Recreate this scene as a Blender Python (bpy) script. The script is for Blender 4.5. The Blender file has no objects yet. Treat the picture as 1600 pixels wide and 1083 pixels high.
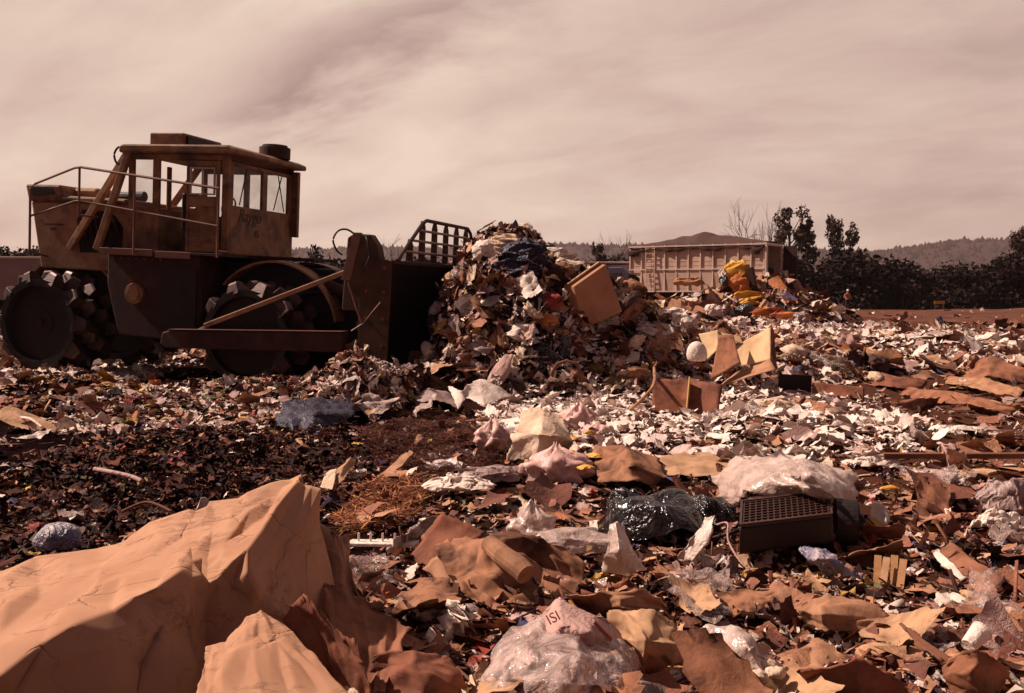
import bpy, bmesh, math, random
import numpy as np
from mathutils import Vector, Matrix, Euler
R = math.radians
rng = np.random.default_rng(7)
random.seed(7)
S = bpy.context.scene
COL = S.collection

# ------------------------------------------------------------------ camera
F = 1555.0; CAMZ = 1.5; PITCH = math.atan((541.5 - 455) / F)
cd = bpy.data.cameras.new('camera'); cam = bpy.data.objects.new('camera', cd); COL.objects.link(cam)
cam.location = (0, 0, CAMZ); cam.rotation_euler = (R(90) - PITCH, 0, 0)
cd.sensor_width = 36; cd.lens = 36 * F / 1600; cd.clip_start = 0.05; cd.clip_end = 9000
S.camera = cam

# ------------------------------------------------------------------ light
SUN = Vector((-0.78, 0.20, 0.80)).normalized()
sl = bpy.data.lights.new('sun', 'SUN'); sl.energy = 5.0; sl.angle = R(0.6); sl.color = (1.0, 0.81, 0.69)
so = bpy.data.objects.new('sun', sl); COL.objects.link(so)
so.rotation_euler = SUN.to_track_quat('Z', 'Y').to_euler(); so.location = (-30, 10, 40)
S.view_settings.view_transform = 'Standard'; S.view_settings.look = 'None'
S.view_settings.exposure = 0.5; S.view_settings.gamma = 1.0
S.cycles.max_bounces = 6; S.cycles.diffuse_bounces = 3; S.cycles.glossy_bounces = 2
S.cycles.transparent_max_bounces = 16; S.cycles.volume_bounces = 0
S.cycles.sample_clamp_indirect = 4.0; S.cycles.sample_clamp_direct = 12.0
S.cycles.use_denoising = True; S.cycles.use_adaptive_sampling = True

W = bpy.data.worlds.new('World'); S.world = W; W.use_nodes = True
nt = W.node_tree; nt.nodes.clear()
def N(t, ty, **k):
    n = t.nodes.new(ty)
    for a, b in k.items():
        if a == 'ins':
            for i, v in b.items(): n.inputs[i].default_value = v
        else: setattr(n, a, b)
    return n
def L(t, a, b): t.links.new(a, b)
def mth(t, op, a, b=None, c=None, clamp=False):
    n = t.nodes.new('ShaderNodeMath'); n.operation = op; n.use_clamp = clamp
    for i, v in enumerate((a, b, c)):
        if v is None: continue
        if isinstance(v, (int, float)): n.inputs[i].default_value = v
        else: t.links.new(v, n.inputs[i])
    return n.outputs[0]
def mixc(t, f, a, b, mode='MIX'):
    n = t.nodes.new('ShaderNodeMix'); n.data_type = 'RGBA'; n.blend_type = mode
    for s, v in ((n.inputs[0], f), (n.inputs[6], a), (n.inputs[7], b)):
        if isinstance(v, (int, float)): s.default_value = v
        elif isinstance(v, tuple): s.default_value = v if len(v) == 4 else (*v, 1)
        else: t.links.new(v, s)
    return n.outputs[2]
def ramp(t, f, stops, interp='LINEAR'):
    n = t.nodes.new('ShaderNodeValToRGB'); r = n.color_ramp; r.interpolation = interp
    while len(r.elements) < len(stops): r.elements.new(0.5)
    for e, (p, c) in zip(r.elements, stops):
        e.position = p; e.color = (*c, 1) if len(c) == 3 else c
    t.links.new(f, n.inputs[0]); return n.outputs[0]

sky = N(nt, 'ShaderNodeTexSky', sky_type='NISHITA', sun_disc=False, sun_elevation=math.asin(SUN.z),
        sun_rotation=math.atan2(SUN.x, SUN.y), dust_density=4.0, air_density=1.6)
tc = N(nt, 'ShaderNodeTexCoord')
sp = N(nt, 'ShaderNodeSeparateXYZ'); L(nt, tc.outputs['Generated'], sp.inputs[0])
zz = mth(nt, 'ADD', mth(nt, 'MAXIMUM', sp.outputs[2], 0.0), 0.35)
cx = mth(nt, 'DIVIDE', sp.outputs[0], zz); cy = mth(nt, 'DIVIDE', sp.outputs[1], zz)
cb = N(nt, 'ShaderNodeCombineXYZ'); L(nt, cx, cb.inputs[0]); L(nt, cy, cb.inputs[1])
def cloudnoise(rot, scl, scale, det, dist, off=(0, 0, 0)):
    m = N(nt, 'ShaderNodeMapping', vector_type='TEXTURE'); m.inputs['Rotation'].default_value = (0, 0, R(rot))
    m.inputs['Scale'].default_value = (*scl, 1); m.inputs['Location'].default_value = off
    L(nt, cb.outputs[0], m.inputs[0])
    n = N(nt, 'ShaderNodeTexNoise', ins={'Scale': scale, 'Detail': det, 'Roughness': 0.58, 'Distortion': dist})
    L(nt, m.outputs[0], n.inputs['Vector']); return n.outputs[0]
c1 = cloudnoise(-32, (2.2, 1.1), 1.9, 9.0, 0.15, (3.1, 1.7, 0))
c2 = cloudnoise(-24, (1.7, .95), 4.2, 10.0, 0.35, (7.3, 2.2, 0))
# a thinner, darker lane in the cloud deck, running away to the right
lane = mth(nt, 'ADD', mth(nt, 'MULTIPLY', cx, 0.471), mth(nt, 'MULTIPLY', cy, 0.882))
lane = mth(nt, 'ADD', lane, mth(nt, 'MULTIPLY', mth(nt, 'SUBTRACT', c2, 0.5), 0.5))
lane = mth(nt, 'ABSOLUTE', mth(nt, 'SUBTRACT', lane, 1.37))
lane = mth(nt, 'SUBTRACT', 1.0, mth(nt, 'DIVIDE', lane, 0.17), clamp=True)
hi = mth(nt, 'MULTIPLY', mth(nt, 'SUBTRACT', 0.06, sp.outputs[0]), 8.0, clamp=True)
hi = mth(nt, 'MULTIPLY', hi, mth(nt, 'MULTIPLY', mth(nt, 'ADD', sp.outputs[0], 0.36), 7.0, clamp=True))
lane = mth(nt, 'MULTIPLY', mth(nt, 'MULTIPLY', lane, hi), mth(nt, 'MULTIPLY', c1, 1.5))
right = mth(nt, 'MULTIPLY', mth(nt, 'ADD', sp.outputs[0], 0.12), 0.9, clamp=True)
v = mth(nt, 'ADD', mth(nt, 'ADD', mth(nt, 'MULTIPLY', c1, 0.42), mth(nt, 'MULTIPLY', c2, 0.38)), 0.10)
v = mth(nt, 'SUBTRACT', v, mth(nt, 'MULTIPLY', lane, 0.31))
v = mth(nt, 'SUBTRACT', v, mth(nt, 'MULTIPLY', right, 0.13))
cc = ramp(nt, v, [(0.10, (1.9, 1.20, 1.10)), (0.28, (3.3, 2.22, 1.96)), (0.44, (4.8, 3.52, 2.96)), (0.60, (6.2, 4.85, 3.95))])
cloudc = N(nt, 'ShaderNodeVectorMath', operation='SCALE'); L(nt, cc, cloudc.inputs[0]); cloudc.inputs[3].default_value = 1.0
# unseen sky overhead and behind the camera dimmed and tinted mauve to cut fill
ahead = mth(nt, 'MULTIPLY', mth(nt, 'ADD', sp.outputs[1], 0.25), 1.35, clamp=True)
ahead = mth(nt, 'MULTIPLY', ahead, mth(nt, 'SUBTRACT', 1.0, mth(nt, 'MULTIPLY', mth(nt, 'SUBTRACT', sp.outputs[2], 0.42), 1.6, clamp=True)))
dim_sky = mixc(nt, 0.12, (0.95, 0.46, 0.54), sky.outputs[0])
skc = mixc(nt, mth(nt, 'MULTIPLY', ahead, 0.97), dim_sky, cc)
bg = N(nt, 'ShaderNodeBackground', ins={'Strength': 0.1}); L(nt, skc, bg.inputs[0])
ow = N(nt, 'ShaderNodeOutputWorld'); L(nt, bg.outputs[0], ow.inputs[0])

# ------------------------------------------------------------------ pixel helpers (photo is 1600 x 1083)
CP, SP_ = math.cos(PITCH), math.sin(PITCH)
def P(px, py, Y):
    u = (px - 800) / F; w = (541.5 - py) / F
    dy = CP + w * SP_; dz = -SP_ + w * CP; t = Y / dy
    return Vector((u * t, Y, CAMZ + dz * t))
def Q(px, py, h):       # the point seen at this pixel at height h
    u = (px - 800) / F; w = (541.5 - py) / F
    dy = CP + w * SP_; dz = -SP_ + w * CP; t = (h - CAMZ) / dz
    return Vector((u * t, dy * t, h))
def flatpix(x, y):      # flat ground coordinates -> (u, v) chart of the ground
    d = -CAMZ
    yc = y * CP - d * SP_ * 1.0
    zc = y * SP_ + d * CP
    return 800 + F * x / yc, 541.5 - F * zc / yc

# ------------------------------------------------------------------ noise
_tab = np.random.default_rng(3).random((256, 256)).astype(np.float64)
def vnoise(x, y):
    xi = np.floor(x).astype(int); yi = np.floor(y).astype(int)
    fx = x - xi; fy = y - yi; fx = fx * fx * (3 - 2 * fx); fy = fy * fy * (3 - 2 * fy)
    a = _tab[xi & 255, yi & 255]; b = _tab[(xi + 1) & 255, yi & 255]
    c = _tab[xi & 255, (yi + 1) & 255]; d = _tab[(xi + 1) & 255, (yi + 1) & 255]
    return (a * (1 - fx) + b * fx) * (1 - fy) + (c * (1 - fx) + d * fx) * fy - 0.5
def fbm(x, y, o=4):
    s = 0; a = 1
    for i in range(o):
        s = s + a * vnoise(x * 2 ** i + 17 * i, y * 2 ** i + 9 * i); a *= 0.5
    return s
def crumple(Pt, scale, seed, n=9, warp=0.30):
    """creased facets: sum of triangle waves along random directions"""
    g = np.random.default_rng(seed); s = np.zeros(len(Pt)); tot = 0
    for i in range(n):
        d = g.normal(size=3); d /= np.linalg.norm(d)
        e = g.normal(size=3); e /= np.linalg.norm(e)
        f = np.exp(g.uniform(-1.0, 0.95)) / scale; a = 1 / (f * scale) ** 0.9
        ph = Pt @ d * f + g.random() + warp * np.sin(Pt @ e * f * 2.1 + g.random() * 6)
        s += a * (np.abs((ph % 1.0) - 0.5) * 4 - 1); tot += a
    return s / tot * 1.8

# ------------------------------------------------------------------ terrain
def smooth(a, b, t):
    t = np.clip((t - a) / (b - a), 0, 1); return t * t * (3 - 2 * t)
HX = [-1.50, -1.18, -0.92, -0.65, -0.30, 0.05, 0.55, 1.1, 1.7, 2.3, 3.1, 4.2, 5.6, 7.5]
HH = [0.0, 0.45, 1.60, 2.22, 2.46, 2.42, 2.10, 1.74, 1.38, 1.04, 0.78, 0.48, 0.24, 0.0]
def heap1(x, y):
    wob = 0.35 * fbm(x * 0.9 + 5, y * 0.9 + 2, 3)
    px = np.interp(x + wob * 0.5, HX, HH)
    foot = 13.1 + 0.25 * np.abs(x - 0.3) + wob
    up = smooth(0, 2.3 + 0 * x, y - foot)
    dn = 1 - smooth(17.6, 20.5, y + wob)
    lump = 1 + 0.12 * fbm(x * 2.1, y * 2.1, 3)
    return px * up * dn * lump
def gauss(x, y, cx, cy, sx, sy, h): return h * np.exp(-((x - cx) / sx) ** 2 - ((y - cy) / sy) ** 2)
def heap2(x, y):
    wob = 0.5 * fbm(x * 0.35 + 11, y * 0.35, 3)
    px = np.interp(x, [5.5, 8, 9.5, 11, 12.6, 13.8, 15.2, 16.5], [0, 0.6, 1.15, 1.35, 1.75, 1.3, 0.6, 0])
    return px * smooth(44.0, 48.5, y + wob) * (1 - smooth(49.5, 51.5, y)) * (1 + 0.3 * fbm(x * .8, y * .8, 3))
def height(x, y):
    x = np.asarray(x, float); y = np.asarray(y, float)
    h = 0.10 * fbm(x * 0.55, y * 0.55, 3) + 0.07 * fbm(x * 2.3 + 4, y * 2.3, 3) * (1 - smooth(20, 60, y) * .4)
    h = h + 0.25 * fbm(x * 0.13 + 3, y * 0.13 + 8, 2) * smooth(15, 30, y)
    h = h + heap1(x, y) + heap2(x, y)
    h = h + gauss(x, y, -2.0, 12.9, 0.62, 0.75, 0.66) + gauss(x, y, -1.35, 13.9, .5, .6, .42) + gauss(x, y, -3.6, 15.0, 1.6, .5, .12) + gauss(x, y, -7.6, 16.3, 1.4, .6, .15)          # mound by the blade
    h = h + gauss(x, y, -5.6, 12.6, 1.7, 1.0, 0.30) + gauss(x, y, -2.2, 9.6, 2.0, 0.7, 0.10)
    h = h + gauss(x, y, 2.4, 9.9, 1.5, 0.9, 0.15) + gauss(x, y, 7, 17, 2.5, 1.5, .2) + gauss(x, y, 10, 24, 4, 2, .25)
    h = h - gauss(x, y, -3.4, 7.0, 2.2, 1.4, 0.12) - gauss(x, y, -0.9, 9.3, 0.9, 0.8, 0.06)
    h = h - 0.25 * smooth(60, 90, y) - 6.0 * smooth(96, 112, y)
    return h
def spaced(lim, near, n, k):
    t = np.linspace(-1, 1, n); return lim * np.sign(t) * (near * np.abs(t) + (1 - near) * np.abs(t) ** k)

def new_mesh(name, V, FC, mat=None, parent=None, smooth_=False):
    """V (n,3) array, FC = list of face index arrays OR (m,4)/(m,3) array"""
    me = bpy.data.meshes.new(name); V = np.asarray(V, np.float32)
    if isinstance(FC, np.ndarray):
        k = FC.shape[1]; m = len(FC)
        me.vertices.add(len(V)); me.vertices.foreach_set('co', V.ravel())
        me.loops.add(m * k); me.loops.foreach_set('vertex_index', FC.astype(np.int32).ravel())
        me.polygons.add(m); me.polygons.foreach_set('loop_start', np.arange(0, m * k, k, dtype=np.int32))
        me.polygons.foreach_set('loop_total', np.full(m, k, np.int32))
        me.update(calc_edges=True)
    else:
        me.from_pydata([tuple(v) for v in V], [], [tuple(f) for f in FC])
    if smooth_: me.polygons.foreach_set('use_smooth', np.ones(len(me.polygons), bool))
    o = bpy.data.objects.new(name, me); COL.objects.link(o)
    if mat: me.materials.append(mat)
    if parent: o.parent = parent
    me.validate(); return o
def tag(o, label=None, cat=None, group=None, kind=None):
    if label: o['label'] = label
    if cat: o['category'] = cat
    if group: o['group'] = group
    if kind: o['kind'] = kind
    return o
def empty(name, loc=(0, 0, 0), rot=(0, 0, 0)):
    o = bpy.data.objects.new(name, None); COL.objects.link(o); o.location = loc; o.rotation_euler = rot
    o.empty_display_size = 0.2; return o

# ------------------------------------------------------------------ materials
def crease_bump(t, vec, b, strength, scale, dist=0.02):
    # sharp wrinkle lines: folded noise at two sizes
    n1 = N(t, 'ShaderNodeTexNoise', ins={'Scale': scale, 'Detail': 3.0, 'Roughness': 0.55, 'Distortion': 0.9}); L(t, vec, n1.inputs['Vector'])
    n2 = N(t, 'ShaderNodeTexNoise', ins={'Scale': scale * 3.1, 'Detail': 3.0, 'Roughness': 0.6, 'Distortion': 0.6}); L(t, vec, n2.inputs['Vector'])
    h = mth(t, 'ADD', mth(t, 'ABSOLUTE', mth(t, 'SUBTRACT', n1.outputs[0], 0.5)), mth(t, 'MULTIPLY', mth(t, 'ABSOLUTE', mth(t, 'SUBTRACT', n2.outputs[0], 0.5)), 0.4))
    h = mth(t, 'MINIMUM', h, 0.16)
    bp = N(t, 'ShaderNodeBump', ins={'Strength': strength, 'Distance': dist * 6}); L(t, h, bp.inputs['Height']); L(t, bp.outputs[0], b.inputs['Normal'])
    return h
def mat(name, col, rough=0.8, col2=None, nscale=6.0, namt=0.5, bump=0.0, bscale=40.0, metal=0.0, spec=0.3,
        dirt=None, dirtamt=0.0, dscale=3.0, crease=0, cscale=7.0, coat=0, stretch=(1, 1, 1)):
    m = bpy.data.materials.new(name); m.use_nodes = True; t = m.node_tree; b = t.nodes['Principled BSDF']
    b.inputs['Roughness'].default_value = rough; b.inputs['Metallic'].default_value = metal
    b.inputs['Specular IOR Level'].default_value = spec; b.inputs['Coat Weight'].default_value = coat
    c = N(t, 'ShaderNodeTexCoord'); mp = N(t, 'ShaderNodeMapping'); mp.inputs['Scale'].default_value = stretch
    L(t, c.outputs['Object'], mp.inputs[0]); vec = mp.outputs[0]
    base = (*col, 1)
    if col2:
        n = N(t, 'ShaderNodeTexNoise', ins={'Scale': nscale, 'Detail': 6.0, 'Roughness': 0.6}); L(t, vec, n.inputs['Vector'])
        f = ramp(t, n.outputs[0], [(0.5 - namt * .25, (0, 0, 0)), (0.5 + namt * .25, (1, 1, 1))])
        base = mixc(t, f, tuple(col), tuple(col2))
    if dirt:
        n = N(t, 'ShaderNodeTexNoise', ins={'Scale': dscale, 'Detail': 8.0, 'Roughness': 0.65, 'Distortion': 0.6}); L(t, vec, n.inputs['Vector'])
        f = mth(t, 'MULTIPLY', ramp(t, n.outputs[0], [(0.45, (0, 0, 0)), (0.62, (1, 1, 1))]), dirtamt)
        base = mixc(t, f, base, tuple(dirt))
    if isinstance(base, tuple): b.inputs['Base Color'].default_value = base
    else: L(t, base, b.inputs['Base Color'])
    if crease: crease_bump(t, vec, b, crease, cscale)
    elif bump:
        n = N(t, 'ShaderNodeTexNoise', ins={'Scale': bscale, 'Detail': 5.0}); L(t, vec, n.inputs['Vector'])
        bp = N(t, 'ShaderNodeBump', ins={'Strength': bump, 'Distance': 0.02}); L(t, n.outputs[0], bp.inputs['Height']); L(t, bp.outputs[0], b.inputs['Normal'])
    return m
def islmat(name, cols, rough=0.8, dirt=(0.05, 0.025, 0.018), dirtamt=0.6, dscale=7.0, bump=0.35, spec=0.25):
    """colour picked per loose piece (and per object); stained with its own noise"""
    m = bpy.data.materials.new(name); m.use_nodes = True; t = m.node_tree; b = t.nodes['Principled BSDF']
    g = N(t, 'ShaderNodeNewGeometry'); oi = N(t, 'ShaderNodeObjectInfo')
    r = mth(t, 'FRACT', mth(t, 'ADD', g.outputs['Random Per Island'], oi.outputs['Random']))
    n_ = len(cols); base = ramp(t, r, [(i / n_, c) for i, c in enumerate(cols)], 'CONSTANT')
    c = N(t, 'ShaderNodeTexCoord')
    n = N(t, 'ShaderNodeTexNoise', ins={'Scale': dscale, 'Detail': 6.0, 'Roughness': 0.65}); L(t, c.outputs['Object'], n.inputs['Vector'])
    f = mth(t, 'MULTIPLY', ramp(t, n.outputs[0], [(0.48, (0, 0, 0)), (0.66, (1, 1, 1))]), dirtamt)
    base = mixc(t, f, base, tuple(dirt)); L(t, base, b.inputs['Base Color'])
    b.inputs['Roughness'].default_value = rough; b.inputs['Specular IOR Level'].default_value = spec
    if bump:
        crease_bump(t, c.outputs['Object'], b, .3, 9.0)
    return m
def film(name, col, alpha=0.5, rough=0.18, bump=0.5, scale=12.0):
    m = bpy.data.materials.new(name); m.use_nodes = True; t = m.node_tree; b = t.nodes['Principled BSDF']
    b.inputs['Base Color'].default_value = (*col, 1); b.inputs['Roughness'].default_value = rough; b.inputs['Specular IOR Level'].default_value = 0.7
    tr = N(t, 'ShaderNodeBsdfTransparent'); mx = N(t, 'ShaderNodeMixShader')
    c = N(t, 'ShaderNodeTexCoord'); n = N(t, 'ShaderNodeTexNoise', ins={'Scale': scale, 'Detail': 5.0, 'Distortion': 1.2}); L(t, c.outputs['Object'], n.inputs['Vector'])
    f = ramp(t, n.outputs[0], [(0.35, (max(.08, alpha - .25),) * 3), (0.65, (min(1, alpha + (.3 if bump else .08)),) * 3)])
    if bump: crease_bump(t, c.outputs['Object'], b, bump, scale * .8)
    L(t, f, mx.inputs[0]); L(t, tr.outputs[0], mx.inputs[1]); L(t, b.outputs[0], mx.inputs[2])
    L(t, mx.outputs[0], t.nodes['Material Output'].inputs[0]); return m

M = {}
# machine
M['yellow'] = mat('rusty_yellow', (0.37, 0.175, 0.065), 0.62, (0.15, 0.05, 0.024), 3.5, 1.0, 0.3, 30, 0, 0.35, (0.035, 0.016, 0.014), 0.75, 2.2)
M['yellow_pale'] = mat('faded_yellow', (0.42, 0.225, 0.115), 0.6, (0.24, 0.10, 0.05), 2.5, 1.0, 0.2, 30, 0, 0.35, (0.10, 0.04, 0.028), 0.6, 3.0)
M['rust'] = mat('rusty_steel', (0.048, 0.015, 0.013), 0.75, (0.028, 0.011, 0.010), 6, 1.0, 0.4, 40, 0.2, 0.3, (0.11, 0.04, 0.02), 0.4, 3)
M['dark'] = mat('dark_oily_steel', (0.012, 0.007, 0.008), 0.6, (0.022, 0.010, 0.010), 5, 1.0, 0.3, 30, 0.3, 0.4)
M['drum'] = mat('worn_drum_steel', (0.012, 0.007, 0.008), 0.5, (0.022, 0.011, 0.010), 6, 1.0, 0.3, 40, 0.5, 0.5)
M['cleat'] = mat('worn_cleat_steel', (0.10, 0.05, 0.042), 0.45, (0.025, 0.012, 0.011), 7, 1.0, 0.3, 50, 0.6, 0.5)
M['rail'] = mat('painted_rail', (0.22, 0.085, 0.055), 0.5, (0.13, 0.05, 0.035), 8, 1, 0.1, 60, 0.1, 0.4)
M['rubber'] = mat('black_rubber', (0.02, 0.013, 0.013), 0.6)
M['glass'] = film('dusty_window_glass', (0.30, 0.2, 0.17), 0.10, 0.1, 0.0, 1.0)
M['vinyl'] = mat('dark_seat_vinyl', (0.03, 0.015, 0.013), 0.5)
M['ink'] = mat('faded_black_lettering', (0.035, 0.015, 0.013), 0.7, (0.10, 0.04, 0.02), 20, 1)
# litter
TAN = [(0.34, 0.155, 0.085), (0.42, 0.210, 0.118), (0.25, 0.092, 0.054), (0.31, 0.128, 0.070), (0.16, 0.055, 0.036), (0.50, 0.285, 0.160)]
M['card'] = [mat('cardboard_tone_%s' % n, c, 0.88, tuple(k * .72 for k in c), 5, 1.0, 0.25, 25, 0, 0.15, (0.05, 0.02, 0.014), a, 4, .12, 3.0)
             for n, c, a in (('tan', TAN[1], .5), ('brown', TAN[3], .6), ('reddish', TAN[2], .6), ('stained', TAN[0], .9), ('pale', TAN[5], .4))]
M['whitep'] = mat('white_paper', (0.76, 0.62, 0.53), 0.8, (0.66, 0.53, 0.45), 4, 1, 0.3, 25, 0, 0.2, (0.3, 0.18, 0.13), 0.3, 5, .35, 7)
M['cream'] = mat('cream_paper', (0.70, 0.54, 0.41), 0.8, (0.5, 0.34, 0.22), 4, 1, 0.3, 25, 0, 0.2, (0.3, 0.16, 0.1), 0.35, 5, .35, 7)
M['pinkp'] = mat('pinkish_paper', (0.50, 0.30, 0.255), 0.75, (0.42, 0.25, 0.21), 4, 1, 0.3, 25, 0, 0.2, (0.2, 0.09, 0.07), 0.4, 6, .35, 7)
M['greyp'] = mat('greyish_plastic', (0.36, 0.25, 0.225), 0.45, (0.28, 0.18, 0.16), 4, 1, 0.3, 25, 0, 0.4, (0.1, 0.05, 0.04), 0.4, 6, .35, 7)
M['blackbag'] = mat('black_bag_plastic', (0.014, 0.009, 0.010), 0.22, None, 5, 1, 0.35, 18, 0, 0.7, crease=.8, cscale=5)
M['clear'] = film('clear_plastic_film', (0.66, 0.49, 0.44), 0.36, 0.1, 0.5, 7)
M['clear_thin'] = film('thin_clear_film', (0.58, 0.42, 0.37), 0.36, 0.1, 0.6, 14)
M['milky'] = film('milky_plastic_sheet', (0.58, 0.42, 0.355), 0.68, 0.3, 0.3, 6)
M['blue'] = mat('dark_blue_cloth', (0.03, 0.022, 0.045), 0.5, (0.018, 0.012, 0.025), 4, 1, 0.3, 30, crease=.8, cscale=5)
M['red'] = mat('red_cloth', (0.33, 0.045, 0.03), 0.75, (0.22, 0.03, 0.02), 5, 1, 0.3, 30)
M['orange'] = mat('orange_plastic', (0.50, 0.16, 0.04), 0.55, (0.38, 0.10, 0.03), 5, 1, 0.3, 30)
M['yel'] = mat('bright_yellow_plastic', (0.66, 0.35, 0.04), 0.5, (0.52, 0.22, 0.03), 4, 1, 0.3, 20)
M['olive'] = mat('olive_stems', (0.16, 0.10, 0.03), 0.7, (0.09, 0.055, 0.02), 8, 1)
M['darkcloth'] = mat('dark_brown_cloth', (0.045, 0.02, 0.017), 0.85, (0.08, 0.035, 0.027), 6, 1, 0.4, 30)
M['bluep'] = mat('blue_and_white_wrapper', (0.45, 0.36, 0.36), 0.4, (0.10, 0.10, 0.2), 9, 0.5, 0.3, 20, 0, .5, (.06, .03, .03), .6, 5, .8, 7)
M['wood'] = mat('weathered_wood', (0.20, 0.075, 0.038), 0.85, (0.13, 0.048, 0.027), 9, 1, 0.4, 60, stretch=(1, 6, 6))
M['palewood'] = mat('pale_wood', (0.46, 0.24, 0.11), 0.8, (0.36, 0.17, 0.07), 9, 1, 0.3, 60, stretch=(1, 6, 6))
M['tin'] = mat('tin_metal', (0.6, 0.48, 0.42), 0.35, (0.3, 0.16, 0.1), 8, 1, 0.2, 30, 0.8, 0.5)
# stuff
WH = [(0.72, 0.58, 0.49), (0.60, 0.46, 0.38), (0.44, 0.27, 0.235), (0.54, 0.41, 0.35), (0.33, 0.19, 0.165), (0.66, 0.50, 0.38)]
DK = [(0.040, 0.014, 0.011), (0.018, 0.008, 0.008), (0.085, 0.028, 0.019), (0.024, 0.010, 0.012)]
CO = [(0.30, 0.04, 0.025), (0.46, 0.26, 0.05), (0.07, 0.06, 0.13), (0.10, 0.085, 0.03), (0.38, 0.12, 0.04)]
M['s_card'] = islmat('cardboard_litter', TAN + TAN[:3] + [(0.12, 0.045, 0.025)])
M['s_white'] = islmat('paper_litter', WH, 0.7, (0.16, 0.075, 0.05), 0.5)
M['s_dark'] = islmat('dark_refuse', DK + DK[:3] + [(0.13, 0.045, 0.027)], 0.85, spec=0.1)
M['s_mix'] = islmat('mixed_refuse', [WH[0], DK[0], TAN[0], DK[2], WH[2], TAN[2], DK[1], WH[3], CO[0], TAN[4], DK[2], TAN[3], WH[4], DK[3], CO[3], CO[4], TAN[1], DK[2], CO[1], CO[2]], 0.7)
M['s_fibre'] = islmat('wood_fibre', [(0.10, 0.024, 0.016), (0.07, 0.018, 0.013), (0.15, 0.042, 0.024), (0.045, 0.014, 0.011), (0.22, 0.08, 0.04)], 0.9, bump=0)
M['s_glint'] = islmat('shiny_scraps', [(0.62, 0.5, 0.42), (0.5, 0.36, 0.3), (0.3, 0.2, 0.17)], 0.18, dirtamt=0.3, spec=0.8)

M['s_bright'] = islmat('bright_wrappings', [(0.76, 0.63, 0.55), (0.70, 0.56, 0.47), (0.66, 0.50, 0.44), (0.74, 0.60, 0.52), (0.56, 0.40, 0.35)], 0.7, (0.3, 0.16, 0.12), 0.3)
# ground
def ground_mat():
    m = bpy.data.materials.new('landfill_soil'); m.use_nodes = True; t = m.node_tree; b = t.nodes['Principled BSDF']
    c = N(t, 'ShaderNodeTexCoord'); b.inputs['Roughness'].default_value = 0.95; b.inputs['Specular IOR Level'].default_value = 0.0
    n = N(t, 'ShaderNodeTexNoise', ins={'Scale': 1.6, 'Detail': 10.0, 'Roughness': 0.7}); L(t, c.outputs['Object'], n.inputs['Vector'])
    n2 = N(t, 'ShaderNodeTexNoise', ins={'Scale': 30.0, 'Detail': 8.0, 'Roughness': 0.8}); L(t, c.outputs['Object'], n2.inputs['Vector'])
    sx = N(t, 'ShaderNodeSeparateXYZ'); L(t, c.outputs['Object'], sx.inputs[0])
    br = mth(t, 'MULTIPLY', mth(t, 'ADD', mth(t, 'ADD', sx.outputs[0], mth(t, 'MULTIPLY', n.outputs[0], 6.0)), -1.5), 0.22, clamp=True)
    base = ramp(t, n.outputs[0], [(0.35, (0.006, 0.003, 0.004)), (0.55, (0.013, 0.006, 0.006)), (0.72, (0.032, 0.011, 0.009))])
    base = mixc(t, br, base, (0.11, 0.045, 0.028))
    base = mixc(t, ramp(t, n2.outputs[0], [(0.5, (0, 0, 0)), (0.75, (.45,) * 3)]), base, (0.045, 0.017, 0.012))
    L(t, base, b.inputs['Base Color'])
    bp = N(t, 'ShaderNodeBump', ins={'Strength': 0.9, 'Distance': 0.06}); L(t, n2.outputs[0], bp.inputs['Height']); L(t, bp.outputs[0], b.inputs['Normal'])
    return m
M['soil'] = ground_mat()
M['reddirt'] = mat('red_dirt', (0.115, 0.04, 0.023), 0.95, (0.07, 0.024, 0.016), 0.8, 1.0, 0.8, 6, 0, 0.1, (0.17, 0.07, 0.04), .6, .35)

xs = spaced(110, 0.10, 560, 2.6); ys = np.concatenate([np.linspace(-8, 1.5, 20)[:-1], 1.5 + np.linspace(0, 1, 560) ** 2.3 * 125])
X, Y = np.meshgrid(xs, ys); Z = height(X, Y)
nx, ny = len(xs), len(ys)
idx = np.arange(nx * ny).reshape(ny, nx)
FQ = np.stack([idx[:-1, :-1], idx[:-1, 1:], idx[1:, 1:], idx[1:, :-1]], -1).reshape(-1, 4)
o = new_mesh('ground', np.stack([X, Y, Z], -1).reshape(-1, 3), FQ, M['soil'], smooth_=True)
tag(o, kind='structure')
# bare red dirt strip at the far right edge of the fill
gx = np.linspace(16, 75, 60); gy = np.linspace(46, 97, 50)
GX, GY = np.meshgrid(gx, gy); GX = GX + (GY - 46) * 0.05
wob = 2.2 * fbm(GX * .15, GY * .15, 3)
edge = np.where(GY == GY.min(), 0.0, 1.0)
GYY = GY + wob * (1 - (GY - 46) / 51)
GZ = height(GX, GYY) + 0.04 - 0.25 * (GX < gx[1] + 3) * 1.0
idx = np.arange(GX.size).reshape(GX.shape)
o = new_mesh('dirt_track', np.stack([GX, GYY, GZ], -1).reshape(-1, 3), np.stack([idx[:-1, :-1], idx[:-1, 1:], idx[1:, 1:], idx[1:, :-1]], -1).reshape(-1, 4), M['reddirt'], smooth_=True)
tag(o, kind='structure')
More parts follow.
